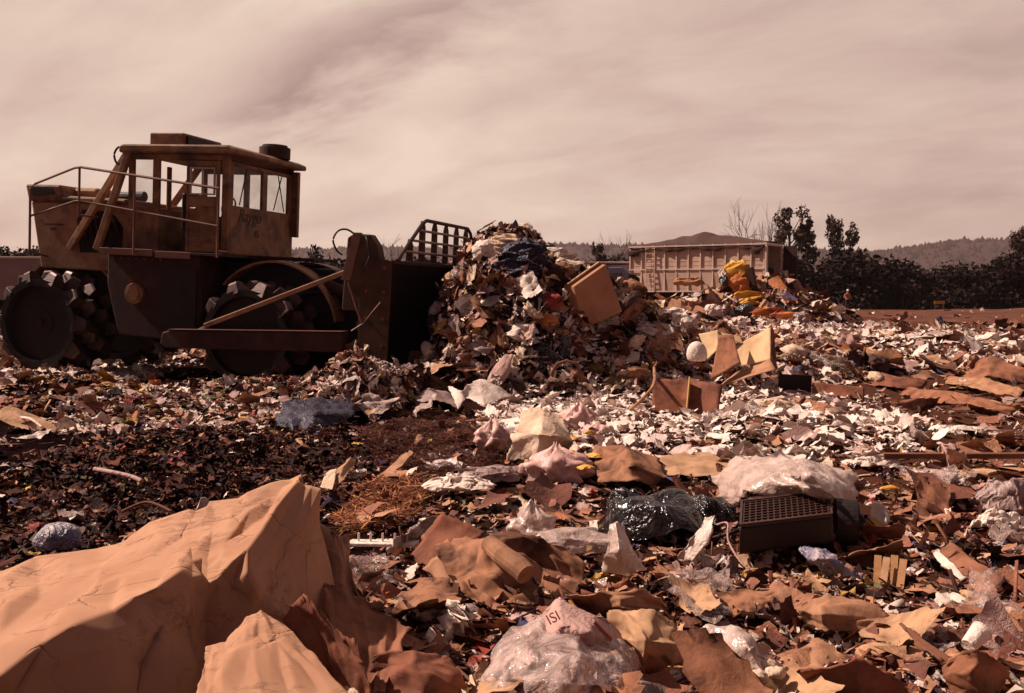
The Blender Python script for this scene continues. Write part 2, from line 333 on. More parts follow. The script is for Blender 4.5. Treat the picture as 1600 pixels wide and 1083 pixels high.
#@@BODY
# ------------------------------------------------------------------ valley, hills
M['valley'] = mat('valley_scrub', (0.035, 0.018, 0.016), 0.95, (0.05, 0.026, 0.02), 0.01, 1)
M['hill'] = mat('wooded_hill', (0.03, 0.016, 0.019), 0.95, (0.045, 0.025, 0.028), 0.012, 1.0, 0, 1, 0, 0.1, (0.06, 0.035, 0.034), .5, .004)
o = new_mesh('valley_floor', [(-3500, -60, -5.5), (3500, -60, -5.5), (3500, 3400, -5.5), (-3500, 3400, -5.5)], [(0, 1, 2, 3)], M['valley']); tag(o, kind='structure')
def hill_h(x, y):
    # skyline height above the camera, by bearing
    b = x / y
    top = np.interp(b, [-.9, -.52, -.40, -.24, -.18, -.08, 0.04, 0.10, 0.20, 0.30, 0.36, 0.40, 0.44, 0.50, 0.60, 0.9],
                    [46, 50, 60, 60, 64, 66, 74, 70, 66, 64, 62, 74, 86, 92, 104, 80])
    n = fbm(x * .0035, y * .0035, 3) * 10
    rise = smooth(1500, 2400, y) - 0.6 * smooth(2500, 3000, y)
    near = 0.45 * smooth(900, 1300, y) * (b > .33) 
    return -5.6 + (top + n + 38) * rise
hx = np.linspace(-2500, 2500, 220); hy = np.linspace(1200, 3000, 50)
HXm, HYm = np.meshgrid(hx, hy); HZ = hill_h(HXm, HYm); idx = np.arange(HXm.size).reshape(HXm.shape)
o = new_mesh('hills', np.stack([HXm, HYm, HZ], -1).reshape(-1, 3), np.stack([idx[:-1, :-1], idx[:-1, 1:], idx[1:, 1:], idx[1:, :-1]], -1).reshape(-1, 4), M['hill'], smooth_=True)
tag(o, kind='structure')
# distant conifers cover the hills: nobody could count them
M['farwood'] = islmat('far_conifers', [(0.018, 0.010, 0.012), (0.028, 0.015, 0.017), (0.04, 0.021, 0.022)], 0.95, dirtamt=0, bump=0, spec=.05)
nt_ = 9000
tx = rng.uniform(-1700, 1900, nt_); ty = rng.uniform(1500, 2560, nt_); ty = np.where(rng.random(nt_) < .45, rng.normal(2420, 40, nt_), ty)
hh = rng.uniform(5, 13, nt_) * np.where(rng.random(nt_) < .06, 1.5, 1); ww = hh * rng.uniform(.35, .8, nt_); tz = hill_h(tx, ty) - 1
k = 5; ang = np.arange(k) / k * 2 * math.pi
V = np.zeros((nt_, k + 1, 3)); V[:, :k, 0] = tx[:, None] + ww[:, None] * np.cos(ang); V[:, :k, 1] = ty[:, None] + ww[:, None] * np.sin(ang); V[:, :k, 2] = tz[:, None]
V[:, k, 0] = tx + ww * .1; V[:, k, 1] = ty; V[:, k, 2] = tz + hh
f = np.array([(i, (i + 1) % k, k) for i in range(k)]); FT = (f[None] + (np.arange(nt_) * (k + 1))[:, None, None]).reshape(-1, 3)
o = new_mesh('hill_forest', V.reshape(-1, 3), FT, M['farwood']); tag(o, 'conifer forest covering the hazy hills along the horizon', 'forest', kind='stuff')

# ------------------------------------------------------------------ mesh builder
class MB:
    def __init__(s): s.v = []; s.f = []
    def add(s, V, Fc):
        n = len(s.v); s.v += [tuple(v) for v in V]; s.f += [tuple(i + n for i in f) for f in Fc]; return s
    def box(s, x0, x1, y0, y1, z0, z1, taper=None, mtx=None):
        V = [Vector((x, y, z)) for z in (z0, z1) for y in (y0, y1) for x in (x0, x1)]
        if mtx: V = [mtx @ v for v in V]
        return s.add(V, [(0, 2, 3, 1), (4, 5, 7, 6), (0, 1, 5, 4), (2, 6, 7, 3), (0, 4, 6, 2), (1, 3, 7, 5)])
    def prism(s, pts, y0, y1):            # pts in (x,z), extruded along y
        n = len(pts); V = [(x, y0, z) for x, z in pts] + [(x, y1, z) for x, z in pts]
        return s.add(V, [tuple(range(n)), tuple(range(2 * n - 1, n - 1, -1))] + [(i, i + n, (i + 1) % n + n, (i + 1) % n) for i in range(n)])
    def prismz(s, pts, z0, z1):
        n = len(pts); V = [(x, y, z0) for x, y in pts] + [(x, y, z1) for x, y in pts]
        return s.add(V, [tuple(range(n - 1, -1, -1)), tuple(range(n, 2 * n))] + [(i, (i + 1) % n, (i + 1) % n + n, i + n) for i in range(n)])
    def tube(s, pts, r, n=8, closed=False):
        pts = [Vector(p) for p in pts]; rings = []
        up = Vector((0, 0, 1)); rr = r if isinstance(r, (list, tuple)) else [r] * len(pts)
        V = []
        for i, p in enumerate(pts):
            d = (pts[min(i + 1, len(pts) - 1)] - pts[max(i - 1, 0)]).normalized()
            a = d.cross(up)
            if a.length < .1: a = d.cross(Vector((1, 0, 0)))
            a.normalize(); b = d.cross(a).normalized()
            V += [p + (a * math.cos(2 * math.pi * k / n) + b * math.sin(2 * math.pi * k / n)) * rr[i] for k in range(n)]
        Fc = [(i * n + k, i * n + (k + 1) % n, (i + 1) * n + (k + 1) % n, (i + 1) * n + k) for i in range(len(pts) - 1) for k in range(n)]
        Fc += [tuple(range(n - 1, -1, -1)), tuple(range((len(pts) - 1) * n, len(pts) * n))]
        return s.add(V, Fc)
    def bar(s, a, b, w, h):
        a, b = Vector(a), Vector(b); d = b - a; q = d.to_track_quat('X', 'Z').to_matrix().to_4x4(); m = Matrix.Translation(a) @ q
        return s.box(0, d.length, -w / 2, w / 2, -h / 2, h / 2, mtx=m)
    def build(s, name, m, parent=None, bevel=0.0, smooth_=False):
        o = new_mesh(name, s.v, s.f, m, parent)
        if bevel:
            b = o.modifiers.new('bevel', 'BEVEL'); b.width = bevel; b.segments = 2; b.limit_method = 'ANGLE'; b.harden_normals = False
        if smooth_: o.data.polygons.foreach_set('use_smooth', np.ones(len(o.data.polygons), bool))
        bm = bmesh.new(); bm.from_mesh(o.data); bmesh.ops.recalc_face_normals(bm, faces=bm.faces); bm.to_mesh(o.data); bm.free()
        return o
def crv(pts):
    p = [Vector(q_) for q_ in pts]; out = []
    for i in range(len(p) - 1):
        a = p[max(i - 1, 0)]; b, c = p[i], p[i + 1]; d = p[min(i + 2, len(p) - 1)]
        for k in range(6): t = k / 6; out.append(.5 * ((2 * b) + (c - a) * t + (2 * a - 5 * b + 4 * c - d) * t * t + (3 * b - a - 3 * c + d) * t ** 3))
    return out + [p[-1]]
def arc(cx, cz, r, a0, a1, n): return [(cx + r * math.cos(R(a0 + (a1 - a0) * i / n)), cz + r * math.sin(R(a0 + (a1 - a0) * i / n))) for i in range(n + 1)]

# ------------------------------------------------------------------ compactor
comp = empty('landfill_compactor', (-3.80, 17.0, 0.0), (0, R(2.7), R(-15.2)))
tag(comp, 'rusty yellow landfill compactor with steel cleated drum wheels and raised blade', 'compactor')
def wheel(x, y0, y1, zc, detail):
    r = 0.70
    w = MB()
    n = 40; V = []; Fc = []
    rings = [(y0 + .10, .18), (y0 + .10, .60), (y0, .63), (y0, .735), (y0 + .07, r), (y1 - .07, r), (y1, .735), (y1, .3)]
    for (yy, rr) in rings: V += [(rr * math.cos(2 * math.pi * k / n), yy, rr * math.sin(2 * math.pi * k / n)) for k in range(n)]
    for i in range(len(rings) - 1): Fc += [(i * n + k, i * n + (k + 1) % n, (i + 1) * n + (k + 1) % n, (i + 1) * n + k) for k in range(n)]
    Fc += [tuple(range(n)), tuple(range((len(rings) - 1) * n, len(rings) * n))]
    w.add(V, Fc); o = w.build('wheel', M['drum'], comp); o.location = (x, 0, zc)
    if detail:
        hb = MB(); hb.tube([(0, y0 + .085, 0), (0, y0 + .15, 0)], .24, 24); hb.build('hub', M['drum'], o, .01)
        hb = MB(); hb.tube([(0, y0 + .03, 0), (0, y0 + .09, 0)], .07, 12); hb.build('hub_cap', M['rust'], o, .01)
    V = []; a, b, c, d = .15, .13, .095, .07
    for z_, p, q in ((-.02, a, b), (.15, c, d), (.18, c * .85, d * .6)): V += [(-p, -q, z_), (p, -q, z_), (p, q, z_), (-p, q, z_)]
    Fc = [(0, 3, 2, 1), (8, 9, 10, 11)] + [(i * 4 + k, i * 4 + (k + 1) % 4, i * 4 + 4 + (k + 1) % 4, i * 4 + 4 + k) for i in range(2) for k in range(4)]
    if detail:
        cm = MB().add(V, Fc).build('cleat', M['cleat'], o, .008); first = True
    allm = MB()
    nr = 4
    for j in range(nr):
        for k in range(10):
            an = 2 * math.pi * (k + .5 * (j % 2) + .13 * j) / 10
            yy = y0 + .13 + (y1 - y0 - .26) * j / (nr - 1)
            mt = Matrix.Rotation(-an + math.pi / 2, 4, 'Y') @ Matrix.Translation((0, 0, r))
            mt = Matrix.Translation((0, yy, 0)) @ mt @ Matrix.Rotation(R(18 if j % 2 else -18), 4, 'Z')
            if detail:
                if first: c_ = cm; first = False
                else: c_ = cm.copy(); COL.objects.link(c_); c_.parent = o
                c_.matrix_local = mt
            else: allm.add([mt @ Vector(v_) for v_ in V], Fc)
    if not detail: allm.build('cleat_rows', M['cleat'], o)
    return o
wheel(0, -1.55, -0.48, .79, True); wheel(-3.85, -1.55, -0.48, .79, True)
wheel(0, .48, 1.55, .79, False); wheel(-3.85, .48, 1.55, .79, False)
# chassis
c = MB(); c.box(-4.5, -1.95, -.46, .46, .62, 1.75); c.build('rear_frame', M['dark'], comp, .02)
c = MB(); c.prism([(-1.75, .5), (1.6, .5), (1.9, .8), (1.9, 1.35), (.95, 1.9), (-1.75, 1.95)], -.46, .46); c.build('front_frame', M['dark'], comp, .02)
c = MB(); c.tube([(-1.86, 0, .5), (-1.86, 0, 1.9)], .22, 16); c.tube([(-2.1, 0, 1.0), (-1.6, 0, 1.0)], .18, 12); c.build('articulation_joint', M['dark'], comp)
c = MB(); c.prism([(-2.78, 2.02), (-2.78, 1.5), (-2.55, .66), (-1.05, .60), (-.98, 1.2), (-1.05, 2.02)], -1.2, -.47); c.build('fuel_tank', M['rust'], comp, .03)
c = MB(); c.tube([(-2.22, -1.27, 1.36), (-2.22, -1.19, 1.36)], .17, 24); c.tube([(-2.22, -1.30, 1.36), (-2.22, -1.26, 1.36)], .12, 24); c.build('tank_cap', M['yellow'], comp, .01)
c = MB(); c.box(-1.72, -1.08, -1.235, -1.203, .72, 1.80); c.build('access_door', M['dark'], comp, .008)
for i_ in range(7): MB().tube([(-2.66 + .15 * i_, -1.215, 1.93), (-2.66 + .15 * i_, -1.195, 1.93)], .018, 8).build('bolt', M['rail'], comp)
for i_, (a_, b_) in enumerate((((-.95, -.62, 1.75), (.9, -.6, 1.55)), ((-.95, -.66, 1.60), (1.2, -.62, 1.25)), ((-.9, -.55, 1.85), (1.5, -.7, 1.6)))):
    MB().tube(crv([a_, ((a_[0] + b_[0]) / 2, a_[1] - .05, (a_[2] + b_[2]) / 2 - .22), b_]), .022, 7).build('hydraulic_line', M['rubber'], comp)
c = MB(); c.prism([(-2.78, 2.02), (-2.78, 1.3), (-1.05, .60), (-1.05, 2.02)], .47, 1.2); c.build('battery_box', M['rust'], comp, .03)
c = MB(); c.prismz([(-2.80, -1.28), (-.60, -1.28), (-.60, -.46), (.6, -.46), (.6, .46), (-.60, .46), (-.60, 1.2), (-2.80, 1.2)], 2.02, 2.068); c.build('platform', M['rust'], comp, .006)
c = MB(); c.box(-2.86, -1.85, -1.31, -1.283, 1.98, 2.09); c.box(-1.80, -1.15, -1.31, -1.283, 1.96, 2.07); c.build('platform_edge', M['rail'], comp, .006)
# arches over the drums
for cx_, rr, nm in ((0.05, 1.18, 'front'), (-3.82, 1.12, 'rear')):
    for y0, y1 in ((-.60, -.475), (.475, .60)):
        c = MB(); outer = arc(cx_, .82, rr, 158 if nm == 'rear' else 140, 12, 22); inner = arc(cx_, .82, rr - .035, 12, 158 if nm == 'rear' else 140, 22)
        pts = outer + inner; n = len(outer)
        ya, yb = (y0 - .22, y1) if y0 < 0 else (y0, y1 + .22)
        V = [(x, ya, z) for x, z in outer] + [(x, yb, z) for x, z in outer] + [(x, ya, z) for x, z in inner[::-1]] + [(x, yb, z) for x, z in inner[::-1]]
        Fc = []
        for i in range(n - 1): Fc += [(i, i + 1, n + i + 1, n + i), (2 * n + i, 3 * n + i, 3 * n + i + 1, 2 * n + i + 1), (i, 2 * n + i, 2 * n + i + 1, i + 1), (n + i, n + i + 1, 3 * n + i + 1, 3 * n + i)]
        Fc += [(0, n, 3 * n, 2 * n), (n - 1, 3 * n - 1, 4 * n - 1, 2 * n - 1)]
        c.add(V, Fc); c.build('fender', M['yellow_pale'], comp)  # paler yellow stands in for the sunlit highlight on the arch
        c = MB(); c.prism(arc(cx_, .82, rr - .04, 150, 14, 22) + [(cx_ + .6, .72), (cx_ - .6, .72)], min(y0, y1) + .02, max(y0, y1) - .05); c.build('fender_plate', M['dark'], comp)
# hood
c = MB(); c.prism([(-4.36, 1.70), (-4.58, 2.84), (-2.62, 2.84), (-2.62, 1.70)], -.88, .88); c.build('engine_hood', M['yellow_pale'], comp, .03)
c = MB(); c.prism([(-4.60, 2.88), (-4.66, 3.13), (-3.95, 3.13), (-3.9, 2.95), (-2.64, 2.92), (-2.64, 2.84), (-4.60, 2.84)], -.93, .93); c.build('hood_cap', M['yellow'], comp, .04)
c = MB(); c.prism([(-4.52, 2.94), (-4.50, 3.07), (-4.1, 3.07), (-4.05, 2.97)], -.945, -.925); c.build('hood_cap_slot', M['dark'], comp)
c = MB(); c.prism([(-3.55, 2.0), (-3.62, 2.55), (-3.52, 2.72), (-2.95, 2.70), (-2.72, 2.45), (-2.74, 2.0)], -.90, -.87); c.build('engine_opening', M['dark'], comp)
c = MB()
for k in range(6): c.tube([(-3.5 + .12 * k, -.93, 2.05 + .03 * (k % 3)), (-3.42 + .13 * k, -.95, 2.3), (-3.48 + .12 * k, -.92, 2.6)], .022, 6)
c.build('engine_pipework', M['rust'], comp)
c = MB(); c.tube([(-3.3, -.2, 2.9), (-3.3, -.2, 3.0), (-2.8, -.2, 3.02)], .09, 12); c.build('exhaust_pipe', M['dark'], comp)
c = MB(); c.box(-3.95, -3.45, -.6, .4, 2.95, 3.12); c.build('hood_blanket', M['yellow_pale'], comp, .06)
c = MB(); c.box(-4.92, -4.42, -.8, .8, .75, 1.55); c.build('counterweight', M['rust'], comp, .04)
# faded hood lettering (unreadable in the photo: two short rows of worn marks)
for i in range(9): MB().box(-4.28 + i * .045, -4.25 + i * .045, -.886, -.881, 2.44, 2.47).build('lettering_mark', M['ink'], comp)
for i in range(3): MB().box(-4.16 + i * .04, -4.13 + i * .04, -.886, -.881, 2.36, 2.40).build('lettering_mark', M['ink'], comp)
# cab
cab = MB(); T = .05; y0, y1 = -1.1, 1.1; x0, x1 = -2.48, -.62; zb, zt = 2.07, 3.66
for (xa, xb) in ((x0, x0 + .10), (-2.02, -1.90), (-.74, x1)): cab.box(xa, xb, y0, y0 + .07, zb, zt)
for (xa, xb) in ((x0, x0 + .10), (-1.6, -1.5), (-.74, x1)): cab.box(xa, xb, y1 - .07, y1, zb, zt)
cab.box(x0, x1, y0, y0 + .07, 3.56, zt - .003); cab.box(x0, x1, y1 - .07, y1, 3.56, zt - .003)
# far side sill, rear wall sill, near-side rear panel, front panel
cab.box(x0 + .1, -.74, y1 - .06, y1 - .012, zb, 2.78); cab.box(x0, x0 + .05, y0 + .07, y1 - .07, zb, 2.82)
cab.box(x0 + .1, -2.02, y0 + .012, y0 + .058, zb, 2.80)
cab.box(x1 - .05, x1, y0 + .07, y1 - .07, zb, 2.86)
cab.box(x1 - .06, x1 - .002, y0 + .07, y1 - .07, 3.50, 3.56)
for ya in (y0 + .07, y1 - .17): cab.box(x1 - .06, x1 - .004, ya, ya + .10, 2.86, 3.50)
cab.box(x1 - .06, x1 - .006, .0, .17, 2.86, 3.50)
cab.box(x0 + .002, x0 + .05, -.05, .05, 2.82, 3.56)
cabo = cab.build('cab', M['yellow'], comp, .012)
c = MB(); c.prism([(-2.62, 3.66), (-2.62, 3.76), (-2.56, 3.80), (-.60, 3.80), (-.44, 3.74), (-.44, 3.66)], -1.18, 1.24); roof = c.build('cab_roof', M['yellow'], comp, .03)
c = MB(); c.box(-2.30, -1.66, -.80, .36, 3.803, 4.04); c.build('cooling_unit', M['yellow'], roof, .02)
c = MB(); c.box(-1.658, -1.62, -.72, .30, 3.82, 4.0); c.build('cooling_unit_vent', M['dark'], roof, .005)
c = MB(); c.tube([(-.72, .55, 3.79), (-.72, .55, 3.99)], .27, 28); c.tube([(-.72, .55, 3.985), (-.72, .55, 4.03)], .22, 28); c.build('air_filter', M['rust'], roof, .01)
c = MB(); c.tube(crv([(-2.55, -1.12, 3.72), (-2.66, -1.12, 3.75), (-2.74, -1.12, 3.64), (-2.70, -1.12, 3.5), (-2.60, -1.12, 3.46)]), .018, 7); c.build('roof_hose', M['dark'], comp)
# lighter window frames & hinged door
d = MB(); dx0, dx1 = -1.36, -.76
for (xa, xb, za, zc_) in ((dx0, dx0 + .06, zb + .02, 3.54), (dx1 - .06, dx1, zb + .02, 3.54)): d.box(xa, xb, y0 - .045, y0 - .005, za, zc_)
d.box(dx0 + .06, dx1 - .06, y0 - .045, y0 - .005, 3.46, 3.54); d.box(dx0 + .06, dx1 - .06, y0 - .045, y0 - .005, 2.80, 2.98); d.box(dx0 + .06, dx1 - .06, y0 - .04, y0 - .01, zb + .02, 2.80)
door = d.build('door', M['yellow'], comp, .01)
d = MB(); d.box(dx0 + .10, dx1 - .10, y0 - .051, y0 - .046, 2.83, 2.95); d.build('kick_plate', M['yellow_pale'], door)
d = MB()
for (xa, xb, za, zc_) in ((dx0 + .07, dx0 + .095, 3.0, 3.44), (dx1 - .095, dx1 - .07, 3.0, 3.44), (dx0 + .095, dx1 - .095, 3.0, 3.025), (dx0 + .095, dx1 - .095, 3.415, 3.44), (-1.07, -1.045, 3.025, 3.415)): d.box(xa, xb, y0 - .062, y0 - .03, za, zc_)
d.build('window_frame', M['tin'], door)
d = MB(); d.box(dx0 + .09, dx1 - .09, y0 - .03, y0 - .024, 3.02, 3.42); d.build('window_pane', M['glass'], door)
d = MB(); d.tube([(dx0 + .12, y0 - .09, 2.78), (dx0 + .22, y0 - .09, 2.78)], .018, 8); d.box(dx0 + .12, dx0 + .15, y0 - .09, y0 - .04, 2.765, 2.795); d.build('handle', M['tin'], door)
# panes
d = MB(); d.box(x1 - .035, x1 - .028, y0 + .17, .0, 2.86, 3.5); d.box(x1 - .035, x1 - .028, .17, y1 - .17, 2.86, 3.5); ws = d.build('windshield', M['glass'], comp)
for a_, b_ in ((-.78, -.58), (.35, .60), (.72, .48)): MB().tube([(x1 + .015, a_, 2.88), (x1 + .02, b_, 3.48)], .011, 6).build('wiper', M['rubber'], ws)
d = MB(); d.box(-2.38, -2.02, y0 + .03, y0 + .036, 2.80, 3.56); d.build('side_window', M['glass'], comp)
d = MB(); d.box(-2.38, -1.6, y1 - .04, y1 - .034, 2.78, 3.56); d.box(-1.5, -.74, y1 - .04, y1 - .034, 2.78, 3.56); d.build('far_side_window', M['glass'], comp)
# interior
d = MB(); d.box(-1.95, -1.5, -.28, .28, 2.35, 2.5); d.box(-2.02, -1.92, -.28, .28, 2.45, 3.1); d.box(-1.9, -1.6, -.15, .15, 2.08, 2.35); d.build('driver_seat', M['vinyl'], comp, .03)
d = MB(); d.prism([(-1.1, 2.08), (-.98, 2.75), (-.72, 2.82), (-.72, 2.08)], -.7, .5); d.tube([(-1.15, 0, 2.72), (-1.25, 0, 2.88)], .03, 8); d.build('dashboard', M['dark'], comp, .01)
d = MB(); ring = [(-1.27 + .05 * math.sin(t), .2 * math.cos(t), 2.9 + .2 * math.sin(t) * .75) for t in np.linspace(0, 2 * math.pi, 20)]; d.tube(ring, .016, 6); d.build('steering_wheel', M['rubber'], comp)
# side cab fin (mirror / exhaust guard) at front right corner
d = MB(); d.box(-.60, -.50, 1.02, 1.12, 2.45, 3.62); d.build('corner_post', M['yellow'], comp, .01)
# worn lettering on the front panel: two rows of faded script
def text(body, name, size, mtx, m, parent, ext=.003, shear=0):
    cu = bpy.data.curves.new(name, 'FONT'); cu.body = body; cu.size = size; cu.extrude = ext; cu.align_x = 'CENTER'; cu.shear = shear
    tmp = bpy.data.objects.new(name, cu); COL.objects.link(tmp)
    dg = bpy.context.evaluated_depsgraph_get(); me = bpy.data.meshes.new_from_object(tmp.evaluated_get(dg)); me.name = name
    bpy.data.objects.remove(tmp)
    o = bpy.data.objects.new(name, me); COL.objects.link(o); me.materials.clear(); me.materials.append(m)
    if parent: o.parent = parent
    o.matrix_local = mtx; return o
fr = Matrix.Translation((x1 + .004, .0, 2.62)) @ Matrix.Rotation(R(90), 4, 'Z') @ Matrix.Rotation(R(90), 4, 'X')
text('Raygo', 'cab_lettering', .30, Matrix.Translation((0, -.42, 0)) @ fr, M['ink'], comp, shear=.3)
text('45', 'cab_lettering', .17, Matrix.Translation((0, -.18, -.24)) @ fr, M['ink'], comp)
# rollover struts
d = MB(); d.bar((-2.50, -1.05, 3.72), (-3.72, -.95, 2.05), .09, .11); d.build('rollover_strut', M['yellow_pale'], comp, .01)
d = MB(); d.bar((-2.45, -1.12, 3.70), (-3.05, -1.12, 2.05), .09, .11); d.build('rollover_strut', M['yellow_pale'], comp, .01)
d = MB(); d.bar((-2.50, 1.05, 3.72), (-3.72, .95, 2.05), .09, .11); d.build('rollover_strut', M['yellow_pale'], comp, .01)
# handrail
d = MB(); yy = -1.38
d.tube([(-4.16, yy, 1.98), (-4.16, yy, 3.02), (-4.06, yy, 3.10), (-3.30, yy, 3.37), (-3.18, yy, 3.385), (-.62, yy, 3.09)], .021, 8)
d.tube([(-4.16, yy, 2.56), (-3.28, yy, 2.83), (-3.15, yy, 2.835), (-.62, yy, 2.50)], .019, 8)
for xx, zt_ in ((-3.2, 3.37), (-2.15, 3.25), (-.62, 3.09)): d.tube([(xx, yy, 2.0 if xx > -3 else 2.6), (xx, yy, zt_)], .019, 8)
d.tube([(-4.16, yy, 1.98), (-4.16, -.95, 1.9)], .019, 8); d.tube([(-.62, yy, 2.1), (-.62, -1.1, 2.1)], .019, 8); d.tube([(-2.15, yy, 2.05), (-2.15, -1.25, 2.05)], .019, 8)
d.tube([(-3.2, yy, 2.6), (-3.2, -.9, 2.6)], .019, 8)
d.build('handrail', M['rail'], comp)
# push arms, tilt rods, blade
for s_, nm in ((-1, ''), (1, '')):
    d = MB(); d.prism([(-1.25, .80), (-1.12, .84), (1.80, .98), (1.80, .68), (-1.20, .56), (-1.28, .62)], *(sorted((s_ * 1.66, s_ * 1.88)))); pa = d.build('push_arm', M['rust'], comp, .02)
    d = MB(); d.prism([(-1.15, .855), (-1.15, .85), (1.80, .985), (1.80, .992)], *(sorted((s_ * 1.65, s_ * 1.89)))); d.build('arm_lit_strip', M['rail'], pa)  # paler strip paints the sunlit top of the push arm
    d = MB(); d.bar((-.55, s_ * 1.80, .94), (1.95, s_ * 1.66, 1.96), .05, .07); d.tube([(1.9, s_ * 1.66, 1.94), (2.06, s_ * 1.66, 2.0)], .06, 10); d.build('brace_rod', M['yellow_pale'], comp, .012)
    d = MB(); d.tube([(1.25, s_ * .62, 1.55), (1.95, s_ * .95, 1.35)], .07, 12); d.tube([(.7, s_ * .5, 1.7), (1.3, s_ * .65, 1.53)], .10, 12); d.build('lift_cylinder', M['rust'], comp)
d = MB(); ya, yb = -1.70, 2.45
M['endplate'] = mat('scraped_blade_end', (0.045, 0.017, 0.012), 0.7, (0.12, 0.05, 0.018), 2.5, .7, 0.3, 30, 0.1, 0.3, (0.02, 0.01, 0.009), 0.8, 2.5)
prof = [(2.44, .02), (2.32, .30), (2.24, .75), (2.24, 1.3), (2.32, 1.75), (2.47, 2.02), (2.40, 2.06), (2.20, 1.75), (2.12, 1.3), (2.12, .75), (2.2, .3), (2.34, .02)]
d.prism(prof, ya, yb); blade = d.build('blade', M['dark'], comp, .01)
d = MB(); d.prism([(2.02, .10), (2.46, .02), (2.49, 2.06), (2.30, 2.09), (2.06, 2.02), (1.98, 1.4)], ya - .035, ya - .002); d.build('end_plate', M['endplate'], blade, .008)
d = MB(); d.prism([(2.02, .10), (2.46, .02), (2.49, 2.06), (2.30, 2.09), (2.06, 2.02), (1.98, 1.4)], yb + .002, yb + .035); d.build('end_plate', M['yellow'], blade, .008)
d = MB(); d.bar((2.49, ya, 2.045), (2.49, yb, 2.045), .06, .06); d.build('top_edge', M['rust'], blade, .01)
d = MB()
for z_ in (.5, 1.0, 1.5): d.box(1.90, 2.13, ya + .1, yb - .1, z_, z_ + .14)
d.build('stiffener_rib', M['dark'], blade, .01)
d = MB(); d.prism([(1.70, 1.30), (1.76, 2.38), (1.86, 2.44), (2.12, 2.44), (2.24, 2.28), (2.34, 1.9), (2.10, 1.30)], -1.72, -1.50); d.build('blade_tower', M['endplate'], comp, .02)
d = MB(); d.prism([(1.69, 1.75), (1.86, 2.46), (2.0, 2.46), (1.84, 1.75)], -1.745, -1.722); d.build('tower_gusset', M['rail'], comp, .005)
d = MB(); d.tube(crv([(1.86, -1.62, 2.42), (1.74, -1.7, 2.50), (1.62, -1.75, 2.47), (1.56, -1.78, 2.33), (1.62, -1.76, 2.18), (1.70, -1.74, 2.12)]), .015, 7); d.tube(crv([(1.95, -1.60, 2.44), (2.10, -1.77, 2.36), (2.14, -1.77, 2.1), (2.05, -1.76, 1.9)]), .015, 7); d.build('hydraulic_hose', M['rubber'], comp)
d = MB(); d.tube([(1.82, -1.77, 1.72), (1.98, -1.77, 1.3), (2.08, -1.77, 1.1)], .012, 6); d.tube([(2.35, -1.77, 1.45), (2.08, -1.77, 1.12), (1.9, -1.77, 1.0)], .012, 6); d.build('safety_chain', M['rail'], comp)
for z_ in (.4, .8, 1.2, 1.6, 1.95):
    for xx in (2.10, 2.38): MB().tube([(xx, ya - .055, z_), (xx, ya - .034, z_)], .022, 8).build('bolt', M['rail'], blade)
# trash rack
rk = MB(); bx = 2.50; zt2, zb2 = 2.74, 2.07
L0, L1, R1, R0 = (-1.55, zb2), (-.42, zt2), (1.80, zt2), (2.35, zb2)
rk.tube([(bx, L0[0], L0[1]), (bx + .02, -.60, zt2 - .06), (bx + .02, -.42, zt2), (bx + .02, 1.72, zt2), (bx + .02, 1.90, zt2 - .08), (bx, R0[0], R0[1])], .030, 8)
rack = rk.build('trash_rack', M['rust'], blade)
rk = MB()
for z_ in (2.22, 2.40, 2.57):
    t_ = (z_ - zb2) / (zt2 - zb2); rk.tube([(bx + .01, L0[0] + (L1[0] - L0[0]) * t_, z_), (bx + .01, R0[0] + (R1[0] - R0[0]) * t_, z_)], .021, 8)
rk.build('rack_rail', M['rail'], rack)
for yy_ in (-.95, -.42, .15, .72, 1.28, 1.82):
    rk = MB(); tp = zt2 - .01 if yy_ > -.5 else 2.42
    V = []
    for z_, hw in ((zb2 + .01, .14), (tp - .1, .13), (tp, .07)): V += [(bx - .05, yy_ - hw, z_), (bx - .035, yy_ - hw, z_), (bx - .035, yy_ + hw, z_), (bx - .05, yy_ + hw, z_)]
    rk.add(V, [(0, 3, 2, 1), (8, 9, 10, 11)] + [(i * 4 + k, i * 4 + (k + 1) % 4, i * 4 + 4 + (k + 1) % 4, i * 4 + 4 + k) for i in range(2) for k in range(4)])
    rk.build('rack_slat', M['rust'], rack, .004)

# ------------------------------------------------------------------ trailer
_q = P(1195, 470, 54.5)
tl = empty('refuse_trailer', (_q.x + .70, _q.y + 1.04, 0.2), (0, 0, R(180 - 34)))
# local +X runs towards the front of the trailer (away, left); local +Y is the side turned to the camera
tag(tl, 'tall ribbed silver refuse trailer with a sagging tarp over its load', 'trailer')
M['alu'] = mat('dusty_aluminium', (0.64, 0.44, 0.34), 0.55, (0.55, 0.37, 0.28), 0.8, 1, 0.1, 10, 0.0, 0.4, (0.32, 0.18, 0.13), 0.5, 1.2)
M['alu2'] = mat('pale_aluminium_rib', (0.74, 0.56, 0.45), 0.45, (0.6, 0.42, 0.33), 1.5, 1, 0, 10, 0.0, 0.4)
M['tarp'] = mat('brown_mesh_tarp', (0.085, 0.035, 0.026), 0.8, (0.055, 0.025, 0.02), 1.2, 1, 0.3, 8)
TLn = 8.3; TW = 2.5; zlo, zmid, zhi = 1.25, 2.5, 3.95
body = MB(); prof_ = [(0, zlo), (TLn - .7, zlo), (TLn - .7, zmid - .45), (TLn, zmid), (TLn, zhi), (0, zhi)]
